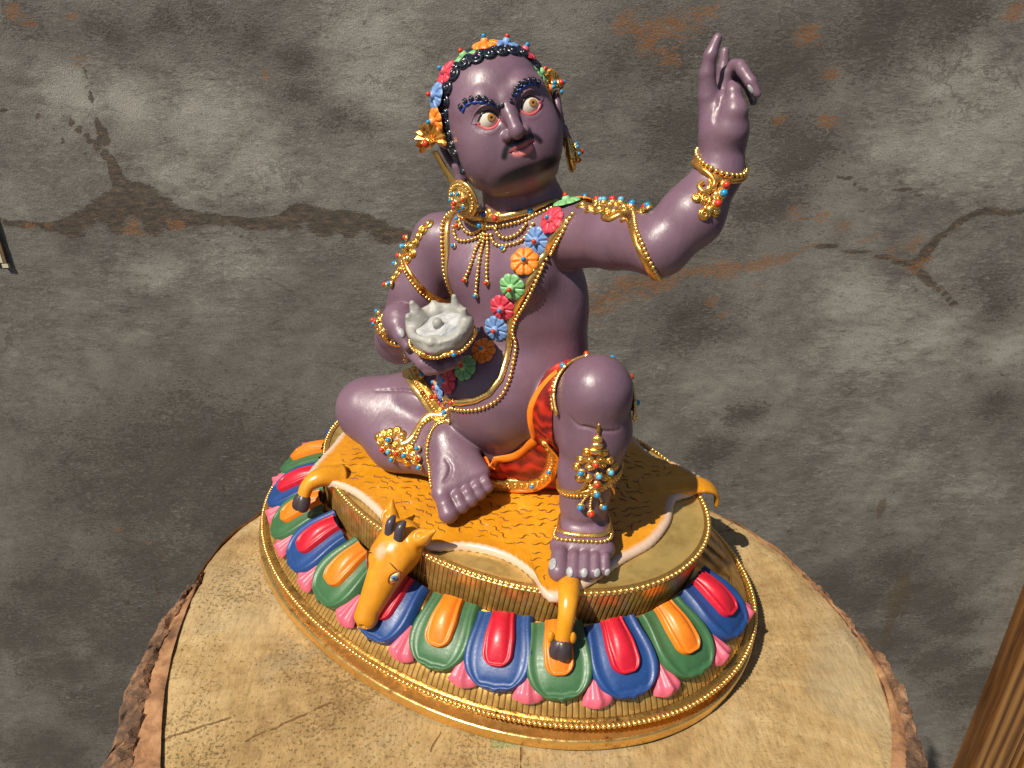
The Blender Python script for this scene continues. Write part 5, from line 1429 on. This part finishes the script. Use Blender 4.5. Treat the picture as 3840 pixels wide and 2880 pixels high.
Q, N = snapb([(7.42, -.11, 16.21), (7.42, -.25, 16.0), (7.40, -.48, 15.78)], .10)
for p, n_, kd in zip(Q, N, "ctc"): gem(bl_, p, n_, kd, .10)
bc_, bn_ = (-2.55, -2.55, 10.5), (.62, -.52, .52)
L = ring(bc_, bn_, 1.0); br_ = band("bracelet", L, .08, .06, m_gold, statue, True, .03)
beads(br_, ring(bc_, bn_, 1.0, shift=.12), .062, True)
G_ = [(-2.9, -3.0, 10.5), (-2.75, -3.05, 10.35), (-2.95, -2.85, 10.3), (-2.6, -3.15, 10.3), (-3.05, -2.75, 10.55), (-3.1, -2.6, 10.3), (-2.5, -3.2, 10.5)]
cluster(br_, G_, .13); plate("bracelet_plate", br_, G_, m_gold, .06, .18)
Q, N = snapb([(-3.15, -2.75, 10.45), (-3.0, -2.95, 10.50), (-2.9, -3.0, 10.62), (-3.2, -2.6, 10.6)], .13)
for p, n_, kd in zip(Q, N, "ctct"): gem(br_, p, n_, kd, .085)

ac, an_ = (4.72, -1.56, 4.98), (.13, -.15, -.98)
L = ring(ac, an_, 1.25); ak = band("anklet", L, .085, .06, m_goldb, statue, True, .03)
beads(ak, ring(ac, an_, 1.25, shift=.13), .070, True)
kc, kn = (4.30, -.72, 9.52), (.50, -.60, .62)
def knee_loop(shift=0.0, cnt=64):
    L = ring(kc, kn, 1.35, cnt=cnt, shift=shift); keep = (L[:, 2] > 8.95) | ((L - np.array(kc)) @ np.array((.74, .67, 0)) > .95)
    k0 = int(np.argmax(~keep & np.roll(keep, -1))) + 1
    L = np.roll(L, -k0, 0); keep = np.roll(keep, -k0)
    return L[keep]
L = knee_loop(); kb = band("knee_band", L, .10, .06, m_goldb, statue, False, .10)
beads(kb, knee_loop(-.15), .066, off=.12)
Q, N = snapb(knee_loop(0, 64)[4::7], .10)
for k, (p, n_) in enumerate(zip(Q, N)): gem(kb, p, n_, "tc"[k % 2], .10)
G_ = np.array([(5.12, -1.66, 8.83), (5.12, -1.68, 8.64), (5.13, -1.69, 8.43), (5.09, -1.71, 8.25), (4.88, -1.80, 8.10), (5.27, -1.55, 8.12), (4.70, -1.83, 7.77), (5.35, -1.37, 7.80), (4.56, -1.79, 7.45), (5.38, -1.09, 7.45), (4.92, -1.68, 7.56), (5.20, -1.50, 7.65), (4.88, -1.67, 7.10), (5.19, -1.34, 7.13), (4.67, -1.78, 7.07), (5.26, -1.16, 7.00), (4.97, -1.64, 6.78), (5.14, -1.47, 6.79), (4.92, -1.7, 7.85), (5.17, -1.55, 7.9)])
sc_ = ring((4.42, -.97, 6.66), (.30, .18, -.93), 1.2); so = band("shin_ornament", sc_, .08, .06, m_gold, statue, True, .03)
beads(so, ring((4.42, -.97, 6.66), (.30, .18, -.93), 1.2, shift=.11), .06, True)
cluster(so, G_[4:], .115); plate("shin_plate", so, G_[3:], m_gold, .06, .17)
Q, N = snapb(G_[:4], .02); V, F = tube(spline(np.vstack([Q[0] + (0, 0, .30), Q]), 4), np.r_[.02, np.linspace(.05, .15, 16)], 8); part("shin_spike", V, F, m_gold, so)
for k in (1, 2, 3): inst("gold_knob", me_knob, so, Q[k] + N[k] * .08, frame_z(N[k]), (.15 + .02 * k, .13, .10))
Q, N = snapb([(5.09, -1.65, 7.80), (4.72, -1.74, 7.36), (5.07, -1.51, 7.29), (5.28, -1.28, 7.42), (5.05, -1.55, 6.97), (5.07, -1.57, 6.65), (4.76, -1.80, 6.11), (4.98, -1.65, 5.86), (5.18, -1.37, 6.06)], .10)
for p, n_, kd in zip(Q, N, "ctsscttct"): gem(so, p, n_, kd, .098)
for path in ([(4.92, -1.7, 6.62), (4.84, -1.76, 6.4), (4.78, -1.80, 6.2)], [(5.0, -1.65, 6.55), (5.0, -1.68, 6.2), (4.98, -1.65, 5.95)], [(5.1, -1.5, 6.55), (5.16, -1.42, 6.3), (5.18, -1.37, 6.15)]): beads(so, spline(path, 5), .058)
for sgn, P in ((0, [(4.60, -1.84, 6.59), (4.78, -1.76, 6.78), (4.84, -1.70, 7.0), (4.72, -1.78, 7.15), (4.60, -1.80, 7.05)]), (1, [(5.2, -.9, 6.3), (5.28, -1.05, 6.55), (5.24, -1.2, 6.85), (5.33, -1.1, 7.05), (5.38, -1.0, 6.95)])):
    band("scroll_arm", spline(P, 5), .06, .06, m_gold, so, False, .04, .05)
TC, TN = (-3.45, -.45, 6.15), (-.42, -.74, -.50)
L = ring(TC, TN, 2.3); tb = band("thigh_band", L, .13, .06, m_goldb, statue, True, .03)
beads(tb, ring(TC, TN, 2.3, shift=-.15), .062, True)
L2 = ring(TC, TN, 2.3, shift=-.32); band("thigh_plate", L2, .15, .05, m_gold, tb, True, .03)
Q, N = snapb(resample(L2, n=22, closed=True), .05)
for k in range(22): curl_at("scroll", me_scroll, tb, Q[k], N[k], .14, spin=k * 2.0)
Q, N = snapb(ring(TC, TN, 2.3, cnt=10, shift=-.45), .10)
for k in range(10): gem(tb, Q[k], N[k], "tc"[k % 2], .09)

cb = band("calf_band", spline([(-1.85, -1.25, 6.75), (-2.02, -1.31, 6.62), (-2.32, -1.55, 6.61), (-2.46, -1.89, 6.38), (-2.38, -2.37, 6.08), (-2.44, -2.65, 5.91), (-2.67, -2.83, 5.80)], 5), .13, .07, m_goldb, statue, False, .04)
beads(cb, spline([(-1.90, -1.30, 6.6), (-2.2, -1.6, 6.45), (-2.28, -1.95, 6.2), (-2.2, -2.37, 5.95), (-2.35, -2.7, 5.75), (-2.6, -2.85, 5.68)], 5), .066)
G_ = [(-3.55, -3.0, 5.88), (-3.34, -2.90, 6.03), (-3.07, -2.82, 6.07), (-3.00, -2.62, 6.18), (-2.76, -2.60, 6.09), (-3.38, -3.05, 5.77), (-3.10, -3.05, 5.74), (-2.79, -2.91, 5.79), (-2.56, -2.87, 5.66), (-2.86, -3.0, 5.44), (-2.57, -2.96, 5.35), (-2.26, -2.70, 5.73), (-2.09, -2.75, 5.55), (-1.96, -2.76, 5.39), (-2.32, -2.64, 5.5), (-2.3, -2.9, 5.2), (-2.6, -2.8, 6.0), (-3.2, -2.8, 6.1)]
cluster(cb, G_, .13); plate("calf_plate", cb, G_, m_gold, .06, .19)
Q, N = snapb([(-3.05, -2.94, 5.90), (-3.19, -3.10, 5.57), (-2.93, -3.09, 5.56), (-2.65, -2.95, 5.54), (-2.36, -2.84, 5.52), (-2.81, -3.06, 5.31), (-1.90, -2.56, 5.82), (-1.79, -2.67, 5.54), (-1.71, -2.70, 5.26)], .10)
for p, n_, kd in zip(Q, N, "tcsctttct"): gem(cb, p, n_, kd, .092)
fp = spline([(-1.11, -1.74, 6.90), (-1.40, -1.78, 6.80), (-1.58, -2.05, 6.60), (-1.55, -2.38, 6.29), (-1.48, -2.60, 5.86), (-1.30, -2.80, 5.5), (-.85, -3.1, 5.36), (-.45, -3.35, 5.2)], 6)
ft_ = band("foot_band", fp, .09, .05, m_goldb, statue, False, .02)
P, N = snapb(fp); beads(ft_, P + np.array((.08, .03, .05)), .068)

# nails
m_nail = paint("grey_nail_paint", (.36, .36, .37), .35)
me_nail = mesh_data("nail", *sphere(1, 12, 7), m_nail)
for p, n_, y, s_ in (((4.80, -3.42, 4.78), (.35, -.45, .8), (.5, -.85, -.2), (.15, .21, .05)), ((5.42, -3.28, 4.66), (.4, -.6, .65), (.5, -.8, -.3), (.12, .16, .05)), ((5.78, -2.98, 4.62), (.4, -.6, .65), (.5, -.8, -.3), (.115, .15, .05)), ((6.08, -2.68, 4.58), (.45, -.6, .6), (.5, -.8, -.3), (.11, .14, .05)), ((6.30, -2.40, 4.52), (.5, -.55, .6), (.5, -.8, -.3), (.095, .12, .05)),
                       ((-1.40, -3.45, 10.78), (-.1, -.9, .3), (.5, -.2, -.6), (.10, .16, .05)), ((7.42, .80, 18.42), (.75, -.35, .45), (.5, 0, -.8), (.06, .13, .04)), ((7.26, 1.3, 18.22), (.75, -.35, .45), (.4, 0, -.8), (.06, .12, .04))):
    q, nn = snapb(p, .0); z_ = nn[0]; y_ = nrm(np.array(y) - z_ * (np.array(y) @ z_)); R = np.stack([np.cross(y_, z_), y_, z_], 1)
    inst("nail", me_nail, statue, q[0], R, s_)

# ------------------------------------------------------------------ flowers, fans, ribbon and earrings on the head
crown = [("orange", 12, 154), ("green", -41, 142), ("red", -92, 125), ("blue", -131, 86), ("orange", -150, 36), ("blue", 58, 140), ("red", 92, 112), ("green", 112, 58), ("orange", 118, 20)]
for k, (cn, px, py) in enumerate(crown):
    x_, y_ = px * .01427 * .95, py * .01427 * .95
    d_ = nrm(np.array((x_, y_ - .15, .0))); p = np.array((x_, y_, .18)) - d_ * .10
    flower("crown_flower", cn, h2s(p), hn(nrm(d_ + (0, 0, .30))), .43, statue, spin=k * .9, tall=1.2)
def fan(p, n, up, r, nm="fan_ornament"):
    """pleated gilt rosette with a coral boss at its foot"""
    R = frame_z(n, up); mb = MB(); a0, a1 = math.radians(-35), math.radians(215); N_ = 11; V = []
    for i in range(2 * N_ + 1):
        a = a0 + (a1 - a0) * i / (2 * N_); zz_ = .16 if i % 2 else .02; rr_ = 1.0 if i % 2 else .90
        for f in (.15, .55, .92, 1.0): V.append((f * rr_ * math.cos(a), f * rr_ * math.sin(a), zz_ * f + (.10 * math.sin(f * 2.6)) - (.08 if f == 1.0 else 0)))
    n0 = len(V); V += [(v[0], v[1], v[2] - .12) for v in V]
    F = grid_faces(2 * N_ + 1, 4); F += [tuple(i + n0 for i in f[::-1]) for f in F]
    V = [np.asarray(p) + R @ (np.array(v) * r) for v in V]
    o = part(nm, V, F, m_rgold, statue, False)
    inst("gold_knob", me_knob, o, np.asarray(p) + R @ np.array((0, -.05, .18)) * r, R, r * .30)
    gem(o, np.asarray(p) + R @ np.array((0, -.10, .42)) * r, R[:, 2], "c", r * .21)
    return o, R
fo, _ = fan(h2s((-2.30, .0, .05)), hn((-.62, .05, .80)), hn((0, 1, 0)), .56)
fo2, R2 = fan(h2s((1.90, .36, -.10)), hn((.70, .05, .70)), hn((0, 1, 0)), .46)
for dx, dy in ((-.25, .02), (-.05, -.30), (.28, -.05)): gem(fo2, h2s((1.95, .36, .0)) + R2 @ np.array((dx, dy, .05)), R2[:, 2], "t", .075)
rb = spline([h2s((-2.30, -.35, -.05)), h2s((-2.20, -.8, -.20)), h2s((-2.10, -1.2, -.25)), h2s((-2.0, -1.7, -.22))], 6)
V, F = tube(rb, .17, 10, False, np.tile(hn((-.9, .1, .5)), (len(rb), 1)), flat=.3); part("ribbon", V, F, m_goldb, statue)

def earring(p, n, r, parent, gems):
    R = frame_z(n); prof = [(.15, -.25), (.9, -.22), (1.02, -.10), (1.0, .02), (.86, .06), (.80, .02), (.72, .14), (.62, .16), (.55, .12), (.46, .26), (.30, .44), (.14, .52), (.0, .54)]
    na = 32; V = [np.asarray(p) + R @ np.array((q[0] * r * math.cos(a), q[0] * r * math.sin(a), q[1] * r)) for q in prof for a in np.linspace(0, 2 * math.pi, na, endpoint=False)]
    o = part("earring", V, grid_faces(len(prof), na, False, True) + [tuple(range(na))[::-1]], m_goldb, parent)
    for k in range(26):
        a = 2 * math.pi * k / 26; inst("bead", me_bead, o, np.asarray(p) + R @ np.array((.80 * r * math.cos(a), .80 * r * math.sin(a), .09 * r)), None, r * .075)
    for k in range(gems):
        a = 2 * math.pi * k / gems + .4; q = np.asarray(p) + R @ np.array((.42 * r * math.cos(a), .42 * r * math.sin(a), .34 * r))
        gem(o, q, nrm(R @ np.array((math.cos(a) * .6, math.sin(a) * .6, 1))), "t" if k % 4 else "c", r * .115)
    gem(o, np.asarray(p) + R @ np.array((0, 0, .52 * r)), R[:, 2], "c", r * .14)
    return o
e1 = earring(h2s((-1.98, -1.98, -.05)), hn((-.80, -.02, .60)), .60, statue, 7)
e2 = earring(h2s((1.78, -1.80, -.10)), hn((.93, -.12, .16)), .58, statue, 7)

# ------------------------------------------------------------------ the skull bowl in the right hand
CB = np.array((-.20, -2.62, 10.36))
cup = empty("skull_bowl", tuple(np.array((math.cos(YAW) * CB[0] - math.sin(YAW) * CB[1], math.sin(YAW) * CB[0] + math.cos(YAW) * CB[1], CB[2])) + PIVOT), YAW)
tag(cup, "pale grey skull bowl with horned rim and gilt beaded band held at the belly", "bowl")
UA = nrm(np.array((.02, -.36, 1.0))); RA = frame_z(UA, (0, 1, 0))      # tilt of the bowl
def c2s(P): return np.asarray(P, float) @ RA.T
C = Sculpt((-1.7, -1.7, -.3), (1.7, 1.7, 2.3), .04)
C.ell((0, 0, .80), (1.08, 1.0, .82), .1)
C.plane((0, 0, 1.02), (0, 0, 1))
C.op(lambda x, y, z: np.sqrt(x * x + y * y + ((z - 1.15) * 1.5) ** 2) - .80 + 0 * x, (-.85, -.85, .5), (.85, .85, 1.8), .06, 'sub')
cth = [(182, .52, .22), (205, .30, .20), (92, .38, .15), (36, .40, .17), (140, .12, .2), (300, .06, .24)]
for a, hgt_, rr_ in cth:
    a = math.radians(a); d_ = np.array((math.cos(a), math.sin(a), 0))
    C.cone(d_ * .86 + (0, 0, .92), d_ * .94 + (0, 0, 1.0 + hgt_), rr_ * 1.25, rr_ * .55, .22)
C.chain([(0.92 * math.cos(t), .86 * math.sin(t), .99 + .07 * math.sin(3 * t)) for t in np.linspace(0, 2 * math.pi, 40)], .085, .08)
cv, cf = C.mesh(); cv = cv + C.grad(cv) * (fbm(cv, 3.2, 4) * .10 * np.clip((cv[:, 2:3].ravel() - .55) / .4, .25, 1))[:, None]
m_bone, nt, b = new_mat("bone_grey_paint"); g = NT(nt); co = g.coord(); f = g.noise(co, 110, 5, .6)
g.link(g.ramp(f, [(.3, (.29, .285, .26)), (.7, (.39, .385, .35))]), b.inputs["Base Color"]); b.inputs["Roughness"].default_value = .5
g.link(g.bump(g.noise(co, 300, 4), .2, .0006), b.inputs["Normal"])
part("bowl", c2s(cv), cf, m_bone, cup)
nr_, na_ = 14, 48; V = []
for i in range(nr_):
    r_ = .86 * i / (nr_ - 1)
    for k in range(na_):
        a = 2 * math.pi * k / na_
        z = .92 + .10 * math.exp(-(r_ / .18) ** 2) + .045 * math.sin(a * 2 + r_ * 9) * min(1, r_ * 3) + .025 * math.sin(a * 7 + r_ * 14) * r_ + .03 * r_
        V.append((r_ * math.cos(a), r_ * math.sin(a) * .94, z))
m_liq, nt, b = new_mat("white_swirl_paint"); g = NT(nt); co = g.coord(); f = g.noise(g.map(co, (1, .3, 1), (0, 0, 0), (0, 0, .6)), 260, 5, .6)
g.link(g.ramp(f, [(.32, (.22, .24, .27)), (.5, (.42, .43, .43)), (.7, (.54, .54, .53))]), b.inputs["Base Color"]); b.inputs["Roughness"].default_value = .35; g.link(g.bump(f, 1.0, .002), b.inputs["Normal"])
part("offering", c2s(V), grid_faces(nr_, na_, False, True), m_liq, cup)
V, F = tube(c2s([(0.02, -.05, .95), (.02, -.05, 1.12), (.03, -.04, 1.22)]), np.array([.17, .16, .09]), 12); part("offering_knob", V, F, m_bone, cup)
T = np.linspace(0, 2 * math.pi, 140, endpoint=False)
def trim(off): return np.c_[(1.0 + off) * .93 * np.cos(T), (1.0 + off) * .87 * np.sin(T), .46 + .15 * np.abs(np.sin(T * 2.5 + .6)) ** .7]
Q, N = C.snap(trim(0), .03)
V, F = tube(c2s(Q), .075, 8, True); tr_ = part("gilt_band", V, F, m_rgold, cup)
P = resample(Q, step=.115, closed=True)
for p in P: inst("bead", me_bead, tr_, c2s(p + nrm(p * (1, 1, 0)) * .06), None, .062)
for a, kd in ((205, "t"), (278, "g"), (330, "t"), (40, "t"), (120, "t")):
    t = math.radians(a); q, n_ = C.snap([(math.cos(t), .95 * math.sin(t), .58)], .06)
    if kd == "g": curl_at("scroll", me_scroll, tr_, c2s(q[0]), c2s(n_[0]), .17)
    else: gem(tr_, c2s(q[0]), c2s(n_[0]), kd, .085)
